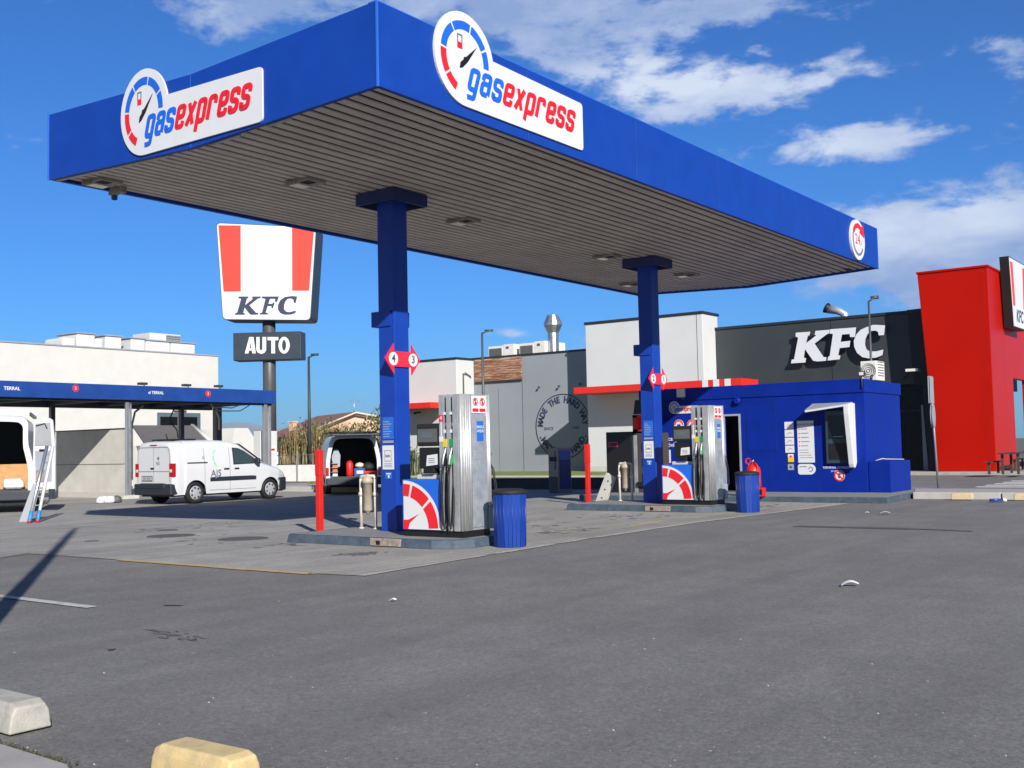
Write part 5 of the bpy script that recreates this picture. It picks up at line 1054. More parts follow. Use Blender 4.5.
def van_open(name, loc, rz, L, W_, Ht, wr, label, floor=.6, rim='car_white'):
    t = thing(name, loc, label, 'van', rz=rz)
    top = [(0, Ht-.02), (.1, Ht), (L-1.6, Ht), (L-.9, 1.25), (L-.2, 1.0), (L, .7)]; half = [(0, W_/2), (L-.8, W_/2), (L, W_/2-.25)]
    B = Body(top, half, L, (.95, L-.9), wr, .3, 1.1, .12, .2); b, rg = B.shell(rim, open_rear=True); b.build('body', t, local=True)
    # rear frame: outer ring to inner opening
    out_ = rg[0]; cz = Vector((0, 0, (floor+Ht)/2)); n_ = len(out_)
    inn = []
    for p_ in out_:
        y = p_.y*.86; z = min(p_.z, Ht-.0); z = floor+(z-floor)*.93 if z > floor else floor; inn.append(Vector((0, y, z)))
    deep = [q+Vector((min(2.4, L*.5), 0, 0)) for q in inn]; inn2 = [q+Vector((.03, 0, 0)) for q in inn]
    b = MB(); b.rings([out_, inn, inn2], rim, cap=(False, False), smooth=False, closed=False); b.build('rear_frame', t, local=True)
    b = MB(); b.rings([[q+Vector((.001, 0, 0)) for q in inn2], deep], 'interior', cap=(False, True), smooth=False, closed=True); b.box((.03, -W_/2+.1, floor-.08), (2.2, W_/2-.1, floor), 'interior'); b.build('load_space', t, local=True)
    b = MB(); b.box((-.1, -W_/2+.0, .32), (.15, W_/2, floor-.04), 'bumper'); b.box((.1, -W_/2+.1, .25), (L-.3, W_/2-.1, .5), 'black'); b.build('rear_bumper', t, local=True, bevel=.03)
    for x in (.95, L-.9):
        for y in (-W_/2+.02, W_/2-.02): wheel(t, x, y, wr)
    return t
# van with raised tailgate seen from behind, between the red post and column 4
q = G(354, 494.5); dv = Vector((q.x, q.y, 0)).normalized(); rz = math.atan2(dv.y, dv.x)+.10
t = van_open('parked_van', q, rz, 4.4, 1.80, 1.95, .32, 'white van seen from behind with its back open and full of tools'); 
for sg in (-1, 1): b = MB(); b.box((-.02, sg*.86-.05, .62), (.1, sg*.86+.05, .90), 'tail_red'); b.build('tail_light', t, local=True, bevel=.02)
b = MB(); b.tube([(.1, -.8, 2.04), (2.5, -.8, 2.04)], .025, 'black', 6); b.tube([(.1, .8, 2.04), (2.5, .8, 2.04)], .025, 'black', 6)
for x in (.3, 1.2, 2.1): b.tube([(x, -.8, 2.06), (x, .8, 2.06)], .02, 'black', 6)
b.build('roof_rack', t, local=True)
b = MB(); b.box((-.75, -.78, 1.93), (-.02, .78, 1.98), 'charcoal'); b.build('tailgate', t, local=True, bevel=.02)
rr = random.Random(21); M_ = Matrix.Translation(q) @ Matrix.Rotation(rz, 4, 'Z')
def cargo(name, label, cat, loc, fn, grp=None):
    b = MB(); fn(b); o = b.build(name, bevel=.008); o.location = M_ @ Vector(loc); o.rotation_euler = (0, 0, rz); tag(o, label, cat, grp)
cargo('red_canister', 'red gas canister in the open white van', 'canister', (.12, .12, .6), lambda b: b.lathe((0, 0, 0), [(.1, 0), (.12, .04), (.12, .42), (.07, .5), (.03, .52)], 'red', 14))
cargo('plastic_crate', 'light blue crate standing in the open van', 'crate', (.15, -.2, .6), lambda b: (b.box((-.12, -.18, 0), (.12, .18, .26), 'wash_blue'), b.box((-.125, -.12, .08), (-.118, .1, .18), 'sign_white')))
cargo('tool_case', 'red tool case at the right of the van opening', 'tool case', (.12, -.55, .6), lambda b: (b.box((-.12, -.2, 0), (.12, .2, .16), 'red'), b.tube([(0, -.06, .16), (0, -.05, .22), (0, .05, .22), (0, .06, .16)], .012, 'black', 6)))
cargo('black_sack', 'dark tool bag on top of the red case in the van', 'bag', (.15, -.5, .77), lambda b: b.lathe((0, 0, 0), [(.12, 0), (.2, .08), (.18, .2), (.06, .28)], 'rubber', 10))
cargo('cloth_bundle', 'pale bundle on the blue crate inside the open van', 'bundle', (.2, -.22, .87), lambda b: (b.lathe((0, 0, 0), [(.1, 0), (.17, .06), (.13, .14), (.03, .18)], 'cream', 9)))
cargo('hanging_jacket', 'pale overalls hanging inside left of the open van', 'jacket', (.25, .55, .9), lambda b: b.prism(Fr((0, 0, 0), (0, -1, 0)), [(-.12, 0), (.12, .02), (.14, .4), (.05, .62), (-.06, .6), (-.15, .35)], -.05, .05, 'grey_sign'))
def rack(b):
    for k in range(4): b.box((0, -.1, k*.14), (.5, .12, k*.14+.02), 'interior_light'); b.box((.02, -.08, k*.14+.02), (.12, .08, k*.14+.1), rr.choice(['bag', 'sign_white', 'grey_sign', 'orange']))
cargo('tool_rack', 'small white shelf of tools at the left side of the open van', 'rack', (.08, .60, .6), rack)
# big van at the left edge with open doors
q = G(2, 520); dv = Vector((q.x, q.y, 0)).normalized(); rz2 = math.atan2(dv.y, dv.x)-.06; rv = Vector((dv.y, -dv.x, 0))
q = G(33, 512); q = q - rv*1.0
t = van_open('delivery_van', q, rz2, 5.2, 2.05, 2.55, .34, 'large white van at the left edge with rear doors open and plywood inside', .62)
b = MB(); b.box((.1, -.95, 2.56), (4, -.90, 2.66), 'pole_steel'); b.box((.1, .90, 2.56), (4, .95, 2.66), 'pole_steel')
for x in (-.1, 1.2, 2.5): b.box((x, -1.0, 2.66), (x+.06, 1.0, 2.72), 'pole_steel')
b.build('roof_rack', t, local=True)
# right-hand door swung out
dm = MB(); fd_ = Fr((-.02, -.98, 0), (-.45, -.89, 0)); W0 = .62
dm.prism(fd_, [(0, .62), (W0, .60), (W0+.02, 1.6), (W0-.06, 2.42), (W0-.14, 2.48), (.04, 2.46)], -.05, .0, 'car_white')
dm.prism(fd_, [(.07, 1.75), (W0-.08, 1.75), (W0-.12, 2.36), (.09, 2.34)], 0, .012, 'interior_light'); dm.prism(fd_, [(.10, .80), (W0-.08, .80), (W0-.06, 1.62), (.08, 1.62)], 0, .012, 'grey_sign')
dm.prism(fd_, [(.1, .78), (.32, .8), (.35, 1.15), (.12, 1.1)], .012, .03, 'rusty'); dm.fbox(fd_, .2, .34, 1.6, 1.66, 0, .03, 'black'); dm.stroke(fd_, [(.1, 2.28), (.35, 2.34), (.42, 2.2)], .03, .012, .03, 'rubber')
o = dm.build('rear_door', t, local=True, bevel=.015)
b = MB(); fd2 = Fr((-.02, .98, 0), (-.3, .95, 0)); b.prism(fd2, [(0, .62), (.9, .62), (.9, 2.4), (0, 2.48)], -.05, 0, 'car_white'); b.build('rear_door', t, local=True)
M_ = Matrix.Translation(q) @ Matrix.Rotation(rz2, 4, 'Z'); rz = rz2
cargo('plywood_sheet', 'brown plywood sheet standing across the big van opening', 'plywood', (.18, -.1, .62), lambda b: b.box((0, -.8, .0), (.02, .9, .66), 'plywood'))
cargo('white_sack', 'crumpled white sack lying in the back of the big van', 'sack', (.06, -.55, .62), lambda b: [b.lathe((.0, .12*k-.1, 0), [(.08, 0), (.15, .06), (.13, .18+.04*k), (.05, .28)], 'bag', 9) for k in range(3)])
cargo('red_bucket', 'red and black bucket at the left picture edge inside the big van', 'bucket', (.04, .15, .62), lambda b: (b.lathe((0, 0, 0), [(.10, 0), (.13, .2), (.135, .22)], 'red', 14), b.lathe((0, 0, .0), [(.11, 0), (.115, .08)], 'black', 14)))
# ladder leaning in front of the door
foot = G(29, 523); lt = thing('stepladder', foot, 'aluminium ladder with blue feet leaning against the open van door', 'ladder')
fl_ = Fr(foot+dv*.55, rv); tp = fl_.p(*fl_.px(47, 446), 0); sp_ = rv*.17+dv*.10
for k_, m in ((0, 'ladder'), (1, 'sign_white')):
    p0_ = foot+sp_*k_; p1_ = tp+sp_*k_*.75; b = MB(); b.tube([p0_, p1_], .040, m, 4); b.tube([p0_, p0_.lerp(p1_, .15)], .046, 'ladder_blue', 4); b.tube([p0_, p0_.lerp(p1_, .025)], .050, 'red', 4); b.build('stile', lt)
for k in range(1, 9): a = foot.lerp(tp, k/9); b = MB(); b.tube([a, a+sp_*(1-.25*k/9)], .016, 'ladder', 6); b.build('rung', lt)
ft2 = G(19, 522); fr2 = Fr(ft2+dv*.3, rv); t2 = fr2.p(*fr2.px(33, 484), 0); b = MB()
fpl = [ft2, ft2+rv*.26, t2+rv*.16, t2]; b.rings([fpl, [q_+dv*.03 for q_ in fpl]], 'panel_grey', smooth=False); b.build('side_board', lt)

# ------------------------------------------------------------------ car wash
WV = 32.0; fw = FV(WV); wash = thing('car_wash_canopy', (22, WV+2.2, 0), 'long low car wash shelter with blue fascia on grey posts', 'car wash')
x1w = fw.px(275.5, 395)[0]; z_hi = fw.px(150, 386)[1]; z_lo = fw.px(150, 400.5)[1]; x0w = 4.0
b = MB(); b.box((x0w, WV, z_lo), (x1w, WV+.08, z_hi), 'wash_blue'); b.box((x1w-.08, WV+.08, z_lo), (x1w, WV+3.8, z_hi), 'wash_blue'); b.build('fascia', wash, bevel=.01)
b = MB(); b.box((x0w, WV+.08, z_hi-.12), (x1w-.08, WV+3.8, z_hi-.06), 'lip'); b.build('roof', wash)
b = MB()
for k in range(12): x = x0w+.5+k*2.1; b.box((x, WV+.08, z_lo-.05), (x+.1, WV+3.8, z_hi-.13), 'charcoal')
b.box((x0w, WV+3.6, z_lo-.12), (x1w-.1, WV+3.8, z_hi-.13), 'charcoal'); b.box((x0w, WV+.10, z_lo-.07), (x1w-.1, WV+.2, z_lo+.02), 'black'); b.build('beam', wash)
def wpost(px, v, r, m, zt=z_lo):
    f = FV(v); a = f.px(px, 450)[0]; b = MB(); b.box((a-r, v-r, .0), (a+r, v+r, zt), m); b.box((a-.3, v-.25, 0), (a+.3, v+.25, .12), 'conc_wall') if px == 127 else None; b.build('post', wash, bevel=.008)
wpost(127, WV+.15, .05, 'pole_steel'); wpost(130.5, WV+.2, .03, 'galv'); wpost(265, WV+.15, .07, 'pole_steel'); wpost(269.5, WV+.2, .05, 'ladder'); wpost(52, WV+3.5, .08, 'charcoal'); wpost(181.5, WV+3.5, .08, 'charcoal'); wpost(217.5, WV+3.6, .13, 'charcoal')
def ftxt(px, py, s_, sz, ln=None):
    a, z = fw.px(px, py); b = MB(); b.text(fw, s_, a, z, sz, 0, 'sign_white', off=.02); return b.build('lettering', wash)
ftxt(12, 388.5, 'TERRAL', .15); ftxt(156, 392.8, 'el TERRAL', .14)
for px, py, s_ in ((75.5, 388.3, '2'), (208, 393.8, '3')):
    a, z = fw.px(px, py); b = MB(); b.disc(fw, (a, z), .115, 0, .01, 'pinkred', 24); b.text(fw, s_, a, z, .14, .01, 'sign_white', off=.01); b.build('bay_number', wash)
b = MB(); f = FV(WV+1); 
def hose(pts, v, r=.025, m='rubber'):
    f = FV(v); b = MB(); b.tube([f.p(*f.px(x, y), 0) for x, y in pts], r, m, 6); b.build('wash_hose', wash)
hose([(208, 402), (214, 407), (232, 408), (245, 403), (252, 400)], WV+1.2, .02, 'wire'); hose([(210, 405), (220, 411), (240, 411), (255, 402)], WV+1.4, .02, 'wire'); hose([(175, 407), (170, 418), (172, 424), (177, 430), (178, 438)], WV+1.6, .025)
hose([(132, 480), (132, 425), (135, 412), (143, 406)], WV+1.5, .04, 'pole_steel'); hose([(216, 410), (219, 418), (219, 430)], WV+3.4, .04, 'cream')
for px, py in ((146, 384), (190, 385.5), (222, 386.5)):
    a, z = fw.px(px, py); b = MB(); b.box((a-.14, WV+.1, z-.02), (a+.14, WV+.3, z+.06), 'lamp_dark'); b.tube([(a, WV+.1, z_hi-.02), (a, WV+.1, z+.02)], .02, 'lamp_dark', 6); b.build('floodlight', wash)
# dividing wall of the bay (faces the forecourt)
fx = FU(22.4); a0, zt0 = fx.px(126, 429); a1, zt1 = fx.px(56, 432)
t = thing('bay_wall', (22.45, WV+2.4, 0), 'bare concrete dividing wall of the wash bay with slanting shadow', 'wall')
b = MB(); b.box((22.4, -a0, .02), (22.55, -a1, (zt0+zt1)/2), 'conc_wall'); b.build('panel', t, bevel=.01)
b = MB(); b.box((22.39, -a0, 1.15), (22.4, -a1, 1.17), 'seam'); b.box((22.38, -a0-.02, (zt0+zt1)/2), (22.57, -a1, (zt0+zt1)/2+.04), 'coping'); b.box((22.36, -a0, .0), (22.4, -a1, .2), 'kerb_stone'); b.build('joint', t)
# white bag/rag at its foot
q = G(110, 503); b = MB()
for k in range(5): b.lathe(q+Vector((k*.13-.3, random.uniform(-.1, .1), 0)), [(.1, 0), (.16, .05), (.12, .15+.03*(k % 3)), (.04, .22)], 'bag' if k < 3 else 'grille', 8)
o = b.build('rag_heap'); tag(o, 'crumpled white sack and dark rags at the foot of the wash post', 'sack')
# white industrial building
BV = 45.0; fB = FV(BV); bx = fB.px(218.3, 400)[0]; bz = fB.px(218, 356.5)[1]
bd = thing('white_building', (20, BV+6, 0), 'long plain white industrial building behind the car wash', 'building')
b = MB(); b.box((-20, BV, 0), (bx, BV+14, bz), 'wall_white'); wl_ = b.build('wall', bd)
b = MB(); b.box((-20, BV-.04, bz), (bx+.04, BV+14, bz+.06), 'grey_sign'); b.build('coping', wl_)
a0, z1 = fB.px(157, 412.5); a1, z0 = fB.px(200, 442); b = MB(); b.fbox(fB, a0, a1, z0-.6, z1, -.02, .05, 'win_grey'); wi = b.build('window', bd)
b = MB(); b.fbox(fB, a0+.15, (a0+a1)/2-.12, z1-1.0, z1-.2, .05, .06, 'glass_dark'); b.fbox(fB, (a0+a1)/2+.12, a1-.2, z1-1.0, z1-.2, .05, .06, 'glass_dark'); b.fbox(fB, a0, a1, z1-1.25, z1-1.2, .05, .07, 'panel_grey'); b.fbox(fB, a0+.9, a1-.9, z1+.1, z1+.22, 0, .15, 'panel_grey'); b.build('pane', wi)
b = MB()
for px in (40, 90, 160): a = fB.px(px, 370)[0]; b = MB(); b.fbox(fB, a-.012, a+.012, .1, bz-.02, 0, .003, 'wall_white'); b.build('sheet_seam', wl_)
# plant on its roof
RL = [(63, 76.5, 337, 'narrow white unit at the left end of the roof row', 0), (77, 95, 333.5, 'tall rounded white unit, second from the left on the roof', 1), (95.5, 104, 338, 'low white unit behind the second roof unit', 0), (105.5, 121.5, 336, 'rounded white unit with a gap on its left on the roof', 1), (131, 145, 338.5, 'low pale unit in the middle of the roof row', 1), (146, 170, 340.5, 'long low white duct at the right of the roof row', 1), (171, 195, 342.5, 'lowest white unit at the right end of the roof row', 1)]
for x0, x1, y, lb, cv in RL:
    f = FV(BV+2.0); a0, z1 = f.px(x0, y); a1, _ = f.px(x1, y); b = MB(); b.box((a0, BV+2, bz+.1), (a1, BV+3.6, z1), 'white')
    if cv: b.box((a0-.08, BV+1.93, z1), (a1+.08, BV+3.7, z1+.07), 'grey_sign')
    o = b.build('rooftop_unit', bevel=.12, seg=3); tag(o, lb, 'roof unit', 'white units on the white building roof')
f = FV(BV+3.5); a0, z1 = f.px(150, 332.5); am, _ = f.px(166, 333); a1, _ = f.px(181, 333); t = thing('rooftop_cooler', ((a0+a1)/2, BV+4, bz), 'white cooler with dark louvred half, highest on the white roof', 'roof unit')
b = MB(); b.box((a0, BV+3.5, bz+.1), (a1, BV+5, z1), 'white'); b.build('body', t, bevel=.03)
b = MB(); b.box((am, BV+3.47, z1-.75), (a1-.06, BV+3.5, z1-.06), 'panel_grey')
for k in range(6): b.box((am, BV+3.45, z1-.7+k*.11), (a1-.06, BV+3.47, z1-.67+k*.11), 'grille')
b.build('louvre', t)
# plant room with sloping roof behind the van
PVv = 38.5; f = FV(PVv); pr0 = f.px(183, 455)[0]; pr1 = f.px(256, 455)[0]; e = f.px(217, 444); r_ = f.px(236, 428); zr = r_[1]; ze = e[1]
t = thing('plant_room', ((pr0+pr1)/2, PVv+2, 0), 'small white plant room with grey sloping roof behind the small white van', 'outbuilding')
xA = f.px(220, 450)[0]
b = MB(); b.box((pr0, PVv+1.0, 0), (xA+.2, PVv+3.5, ze), 'wall_white')
b.prism(f, [(xA+.2, 0), (pr1, 0), (pr1, zr-.55), (f.px(248, 428)[0], zr), (f.px(235, 428)[0], zr)], -3.2, 0, 'wall_white'); b.build('wall', t)
b = MB(); s0_ = f.px(176, 428); s1_ = f.px(234, 428)
ring0 = [Vector((s0_[0]-1.2, PVv+.4, ze-.05)), Vector((xA-.2, PVv+.4, ze-.05)), Vector((s1_[0], PVv+3, zr+.1)), Vector((s0_[0], PVv+3, zr+.1))]
b.rings([ring0, [q+Vector((0, 0, .1)) for q in ring0]], 'roof_grey', smooth=False); b.build('roof', t)
b = MB(); b.tube([ring0[1]+Vector((.08, -.05, .1)), ring0[2]+Vector((.08, 0, .1))], .1, 'white', 4); b.build('bargeboard', t)
# control box by the post
f = FV(WV+.6); a0, z1 = f.px(262.5, 431); a1, z0 = f.px(268.5, 463); t = thing('control_cabinet', ((a0+a1)/2, WV+.8, 0), 'pale grey wash control cabinet with small red sign at the shelter end', 'cabinet')
a0 -= .1; a1 += .45; b = MB(); b.box((a0, WV+.6, .1), (a1, WV+1.0, z1), 'panel_white'); b.build('body', t, bevel=.02)
b = MB(); b.fbox(f, a1-.38, a1-.1, z1-.85, z1-.6, 0, .01, 'sign_white'); b.fbox(f, a1-.34, a1-.14, z1-.76, z1-.68, .009, .014, 'red'); b.build('warning_sign', t)

# ------------------------------------------------------------------ KFC totem
q = G(268, 481); an = -math.radians(3.4); rS = Vector((R0.x*math.cos(an)-R0.y*math.sin(an), R0.x*math.sin(an)+R0.y*math.cos(an), 0)).normalized()
fS = Fr(Vector((q.x, q.y, 0)), rS); tot_ = thing('totem_sign', (q.x, q.y, 0), 'tall restaurant pole sign with red striped board and black AUTO box', 'pole sign')
ffr = Fr(fS.p(0, 0, .75), rS)
b = MB(); r = abs(ffr.px(276.5, 440)[0]-ffr.px(263.6, 440)[0])/2; pc = fS.px(270, 440)[0]; zT = fS.px(270, 318)[1]
b.tube([fS.p(pc, 0, 0), fS.p(pc, zT+2, 0)], r, 'pole_grey', 20); b.build('pole', tot_)
def rr_poly(pts, rad):
    P_ = [Vector(p_) for p_ in pts]; o_ = []; n_ = len(P_)
    for i in range(n_):
        a = P_[i-1]-P_[i]; c_ = P_[(i+1) % n_]-P_[i]; p0 = P_[i]+a.normalized()*rad; p2 = P_[i]+c_.normalized()*rad
        for k in range(5): t_ = k/4; v_ = p0*(1-t_)**2+P_[i]*2*t_*(1-t_)+p2*t_*t_; o_.append((v_.x, v_.y))
    return o_
bp = [ffr.px(x, y) for x, y in ((216, 222.5), (316.5, 227), (310.5, 320.5), (222.5, 319.8))]
b = MB(); b.prism(ffr, rr_poly(bp, .22), -1.5, -.04, 'charcoal'); board = b.build('sign_board', tot_)
cxm = sum(p_[0] for p_ in bp)/4; czm = sum(p_[1] for p_ in bp)/4
b = MB(); b.prism(ffr, rr_poly([(cxm+(x-cxm)*.985, czm+(z-czm)*.985) for x, z in bp], .2), -.04, 0, 'sign_white')
s2 = 1024/120
T1 = [ffr.px(210+x/s2, 215+y/s2) for x, y in ((72, 88), (262, 90), (263, 652), (116, 654))]; T2 = [ffr.px(210+x/s2, 215+y/s2) for x, y in ((700, 92), (890, 96), (846, 646), (702, 646))]
b.prism(ffr, T1, -.002, .01, 'stripe_red'); b.prism(ffr, T2, -.002, .01, 'stripe_red')
k2 = [(245, 98), (330, 98), (326, 112), (316, 114), (300, 172), (368, 116), (358, 112), (362, 98), (434, 98), (430, 112), (408, 116), (336, 174), (392, 236), (414, 238), (410, 252), (352, 254), (338, 246), (296, 192), (284, 238), (298, 242), (296, 254), (212, 254), (216, 240), (232, 236), (266, 118), (242, 112)]
f2_ = [(444, 98), (588, 98), (572, 144), (556, 144), (556, 118), (512, 118), (498, 160), (532, 160), (540, 150), (552, 150), (538, 198), (526, 198), (524, 180), (492, 180), (476, 236), (496, 240), (492, 252), (424, 252), (428, 240), (444, 236), (474, 118), (440, 112)]
c2_ = [(700, 94), (744, 98), (732, 152), (716, 152), (712, 124), (690, 114), (664, 118), (644, 140), (632, 172), (632, 206), (648, 226), (676, 232), (734, 218), (730, 238), (690, 252), (640, 254), (600, 240), (580, 208), (582, 168), (600, 130), (640, 102)]
for pl in (k2, f2_, c2_): b.prism(ffr, [ffr.px(210+x/s2, 285+y/s2) for x, y in pl], -.002, .012, 'ink')
b.build('sign_face', board)
fA = Fr(fS.p(0, 0, .55), rS); A0 = fA.px(233, 333); A1 = fA.px(301, 359)
b = MB(); b.fbox(fA, A0[0], A1[0], A1[1], A0[1], -1.0, 0, 'charcoal'); ab = b.build('drive_in_box', tot_, bevel=.03)
b = MB()
U_ = lambda pts: [fA.px(210+x/s2, 285+y/s2) for x, y in pts]
for pl in ([(298, 584), (336, 444), (372, 444), (392, 584), (362, 584), (358, 560), (334, 560), (328, 584)], [(396, 444), (424, 444), (424, 548), (434, 560), (448, 548), (448, 444), (480, 444), (480, 556), (464, 580), (438, 588), (410, 578), (396, 556)], [(492, 444), (584, 444), (584, 472), (556, 472), (556, 584), (524, 584), (524, 472), (492, 472)]): b.prism(fA, U_(pl), 0, .02, 'sign_white')
b.prism(fA, U_([(341, 540), (346, 490), (354, 540)]), .015, .024, 'charcoal')
Oo = [(633+48*math.cos(a), 514+72*math.sin(a)) for a in [i*2*PI/24 for i in range(24)]]; Oi = [(633+17*math.cos(a), 514+46*math.sin(a)) for a in [i*2*PI/24 for i in range(24)]]
b.prism(fA, U_(Oo), 0, .02, 'sign_white'); b.prism(fA, U_(Oi), .015, .024, 'charcoal'); b.build('lettering', ab)
f = Fr(fS.p(0, 0, 1.2), rS); a0, z1 = f.px(269, 451); a1, z0 = f.px(279.5, 465); t = thing('information_board', f.p((a0+a1)/2, 0, 0), 'small framed picture board on a post at the foot of the totem', 'sign')
b = MB(); b.fbox(f, a0, a1, z0, z1, -.1, 0, 'charcoal'); b.fbox(f, a0+.08, a0+.14, .0, z0, -.1, -.04, 'charcoal'); b.fbox(f, a1-.14, a1-.08, .0, z0, -.1, -.04, 'charcoal'); b.build('frame', t)
b = MB(); b.fbox(f, a0+.22, a1-.06, z0+.06, z1-.06, 0, .01, 'sign_white'); b.fbox(f, a0+.3, a1-.16, z0+.2, z1-.12, .009, .015, 'win_grey'); b.build('picture', t)

# ------------------------------------------------------------------ far boundary on the left: kerb, pavement, wall, reeds, house
p0, p1 = G(262, 491), G(420, 492.5); d = (p1-p0).normalized(); fK = Fr(p0, d); L = (p1-p0).length
b = MB(); b.fbox(fK, 0, L, -.02, .17, -.25, 0, 'kerb_stone'); b.fbox(fK, 0, L, -.02, .16, -4.2, -.25, 'pavement'); struct('far_pavement', b, bevel=.01)
b = MB(); b.fbox(fK, -2, L+3, .0, .2, -9, -4.2, 'grass'); struct('verge', b)
p0, p1 = G(276, 481.5), G(392, 481.2); d = (p1-p0).normalized(); fK = Fr(p0, d); L = (p1-p0).length
t = thing('boundary_fence', p0, 'low white boundary wall with wire mesh above, by the reeds', 'fence')
wallz = fK.px(300, 465)[1]; b = MB(); b.fbox(fK, 0, L, 0, wallz, -.2, 0, 'fence_white'); b.build('wall', t)
tz = fK.px(300, 455)[1]
for i in range(6):
    a = i*L/5; b = MB(); b.fbox(fK, a-.035, a+.035, 0, tz+.05, .0, .06, 'pole_steel'); b.build('post', t)
b = MB()
for i in range(int(L/.22)): b.tube([fK.p(i*.22, wallz, -.05), fK.p(i*.22, tz, -.05)], .008, 'wire', 4)
b.tube([fK.p(0, tz, -.05), fK.p(L, tz, -.05)], .02, 'wire', 4); b.tube([fK.p(0, wallz+.02, -.05), fK.p(L, wallz+.02, -.05)], .02, 'wire', 4); b.build('mesh', t)
# reeds
rr = random.Random(4); b = MB()
for i in range(4600):
    a = rr.uniform(-1.5, L*.80); dpt = -rr.uniform(.6, 4.5); base = fK.p(a, 0, dpt); hh = rr.uniform(1.45, 2.35)*(1+.16*math.sin(a*1.7)+.10*math.sin(a*4.3)+.1*math.sin(a*.6+1)); hh *= 1.08 if a < L*.36 else .80; w = rr.uniform(.02, .045)
    lean = Vector((rr.gauss(0, .14), rr.gauss(0, .14), 0))*hh*.5; an_ = rr.random()*PI; s_ = Vector((math.cos(an_), math.sin(an_), 0))*w
    m1 = 'reed_tan' if rr.random() < (.62 if a < L*.36 else .3) else 'reed_green'
    b.add([base-s_*.5, base+s_*.5, base+lean*.4+Vector((0, 0, hh*.6))+s_*.5, base+lean+Vector((0, 0, hh)), base+lean*.4+Vector((0, 0, hh*.6))-s_*.5], [(0, 1, 2, 3, 4)], m1)
    for k in range(2):
        z = hh*rr.uniform(.55, 1.0); p_ = base+lean*(z/hh)+Vector((0, 0, z)); o_ = Vector((rr.gauss(0, .22), rr.gauss(0, .22), rr.uniform(-.12, .28))); sd = o_.cross(Vector((0, 0, 1))).normalized()*.03
        b.add([p_, p_+o_*.5+sd, p_+o_, p_+o_*.5-sd], [(0, 1, 2, 3)], 'reed_green' if rr.random() < (.6 if a < L*.36 else .88) else 'reed_tan')
o = b.build('reed_bed'); o['kind'] = 'stuff'; o['label'] = 'dry tan and green reeds growing behind the white boundary wall'; o['category'] = 'reeds'
# taller palms/bushes behind van 2
def bush(q, w, h, label, name='shrub', n_=900, mg='reed_green', seed=1):
    rr = random.Random(seed); t = thing(name, q, label, 'shrub'); b = MB(); 
    for k in range(5): a = rr.random()*6; b.tube([(0, 0, 0), (math.cos(a)*w*.15, math.sin(a)*w*.15, h*.4), (math.cos(a)*w*.3, math.sin(a)*w*.3, h*.75)], [.05, .03, .015], 'bark_wood', 5)
    b.build('stem', t, local=True); b = MB()
    for i in range(n_):
        a = rr.random()*2*PI; r = w/2*math.sqrt(rr.random()); z = h*(.25+.75*rr.random()**.8)*(1-.35*(r/(w/2))**2); p_ = Vector((r*math.cos(a), r*math.sin(a), z)); o_ = Vector((rr.gauss(0, .10), rr.gauss(0, .10), rr.uniform(0, .28))); sd = Vector((rr.uniform(-1, 1), rr.uniform(-1, 1), 0)).normalized()*.045
        b.add([p_, p_+o_*.5+sd, p_+o_, p_+o_*.5-sd], [(0, 1, 2, 3)], mg if rr.random() < .75 else 'reed_tan')
    b.build('foliage', t, local=True)
for i, (px, h_, w_, lb) in enumerate(((343, 3.1, 2.6, 'green shrub with upright tips left of the others above the open van'), (357, 3.75, 2.4, 'tallest dark green shrub above the roof of the open van'), (364, 3.4, 1.8, 'dark green shrub between the open van and column 4'), (322, 2.8, 2.8, 'rounded green shrub behind the wire fence by the red post'))):
    q = fK.p(fK.px(px, 480)[0], 0, -2.2); bush(q, w_, h_, lb, seed=30+i)
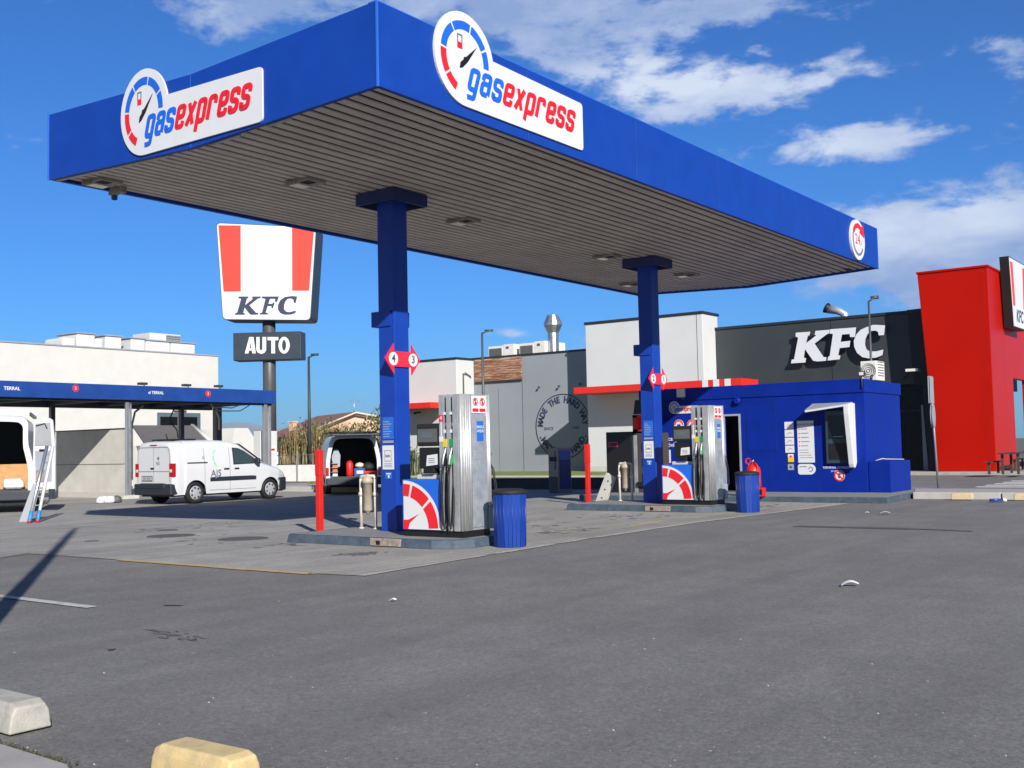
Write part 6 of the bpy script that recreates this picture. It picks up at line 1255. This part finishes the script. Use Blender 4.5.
# house
D_ = 88.0; dh = ray(340, 450); dh = Vector((dh.x, dh.y, 0)).normalized(); base = dh*D_; fH = Fr(base, Vector((dh.y, -dh.x, 0)))
hs = thing('house', base, 'peach house with brown pitched roof and chimney beyond the reeds', 'house')
hp = fH.px
el_, ap, er = hp(299, 436), hp(356, 413.5), hp(420, 424); back = -9.0; sh = -3.2
b = MB(); base0 = 0
def hv(a, z, d_): return fH.p(a+(sh if d_ < 0 else 0), z, d_)
front = [(el_[0]+.3, 0), (er[0]-.3, 0), (er[0]-.3, er[1]), (ap[0], ap[1]), (el_[0]+.3, el_[1])]
r0_ = [hv(a, z, 0) for a, z in front]; r1_ = [hv(a, z, back) for a, z in front]; b.rings([r0_, r1_], 'house_peach', smooth=False); hw_ = b.build('wall', hs)
b = MB()
def slab(A, B_):
    q_ = [hv(A[0], A[1]+.05, .5) , hv(B_[0], B_[1]+.05, .5), hv(B_[0], B_[1]+.05, back), hv(A[0], A[1]+.05, back)]; q_[0] = fH.p(A[0], A[1]+.05, .3); q_[1] = fH.p(B_[0], B_[1]+.05, .3); b.rings([q_, [k+Vector((0, 0, .09)) for k in q_]], 'roof_brown', smooth=False)
slab((el_[0]-.3, el_[1]-.12), ap); slab(ap, (er[0]+.3, er[1]-.1)); rf = b.build('roof', hs)
b = MB(); b.tube([fH.p(el_[0]-.3, el_[1]-.1, .52), fH.p(ap[0], ap[1]+.06, .52), fH.p(er[0]+.3, er[1]-.06, .52)], .09, 'cream', 4); b.build('verge', rf)
b = MB(); c_ = hp(290.5, 437); c2 = hp(290.5, 421); p_ = fH.p(c_[0], 0, -5); b.box((p_.x-.22, p_.y-.22, 0), (p_.x+.22, p_.y+.22, c2[1]+.1), 'house_peach'); b.box((p_.x-.28, p_.y-.28, c2[1]+.0), (p_.x+.28, p_.y+.28, c2[1]+.12), 'house_peach'); b.build('chimney', rf)
b = MB(); a0, z1 = hp(322, 435.5); a1, z0 = hp(329, 444); b.fbox(fH, a0, a1, z0-.3, z1, 0, .05, 'roof_brown'); b.build('window', hs)
b = MB(); a_, z_ = hp(354.5, 414); b.tube([fH.p(a_, z_-.2, -2), fH.p(a_, z_+1.3, -2)], .04, 'pole_steel', 6); b.tube([fH.p(a_-.4, z_+1.1, -2), fH.p(a_+.4, z_+1.1, -2)], .02, 'pole_steel', 4); b.build('aerial', rf)

# ------------------------------------------------------------------ air
b = MB(); b.box((-900, -900, -3), (4600, 4600, 260), 'white'); hz = b.build('haze'); hz['kind'] = 'stuff'; hz['label'] = 'thin bluish air over the whole place'; hz['category'] = 'haze'
mt = bpy.data.materials.new('air'); mt.use_nodes = True; n = mt.node_tree.nodes; n.remove(n['Principled BSDF']); pv = n.new('ShaderNodeVolumePrincipled'); pv.inputs['Color'].default_value = (.72, .84, 1, 1); pv.inputs['Density'].default_value = .00009; pv.inputs['Anisotropy'].default_value = .2
mt.node_tree.links.new(pv.outputs[0], n['Material Output'].inputs['Volume']); hz.data.materials.clear(); hz.data.materials.append(mt)
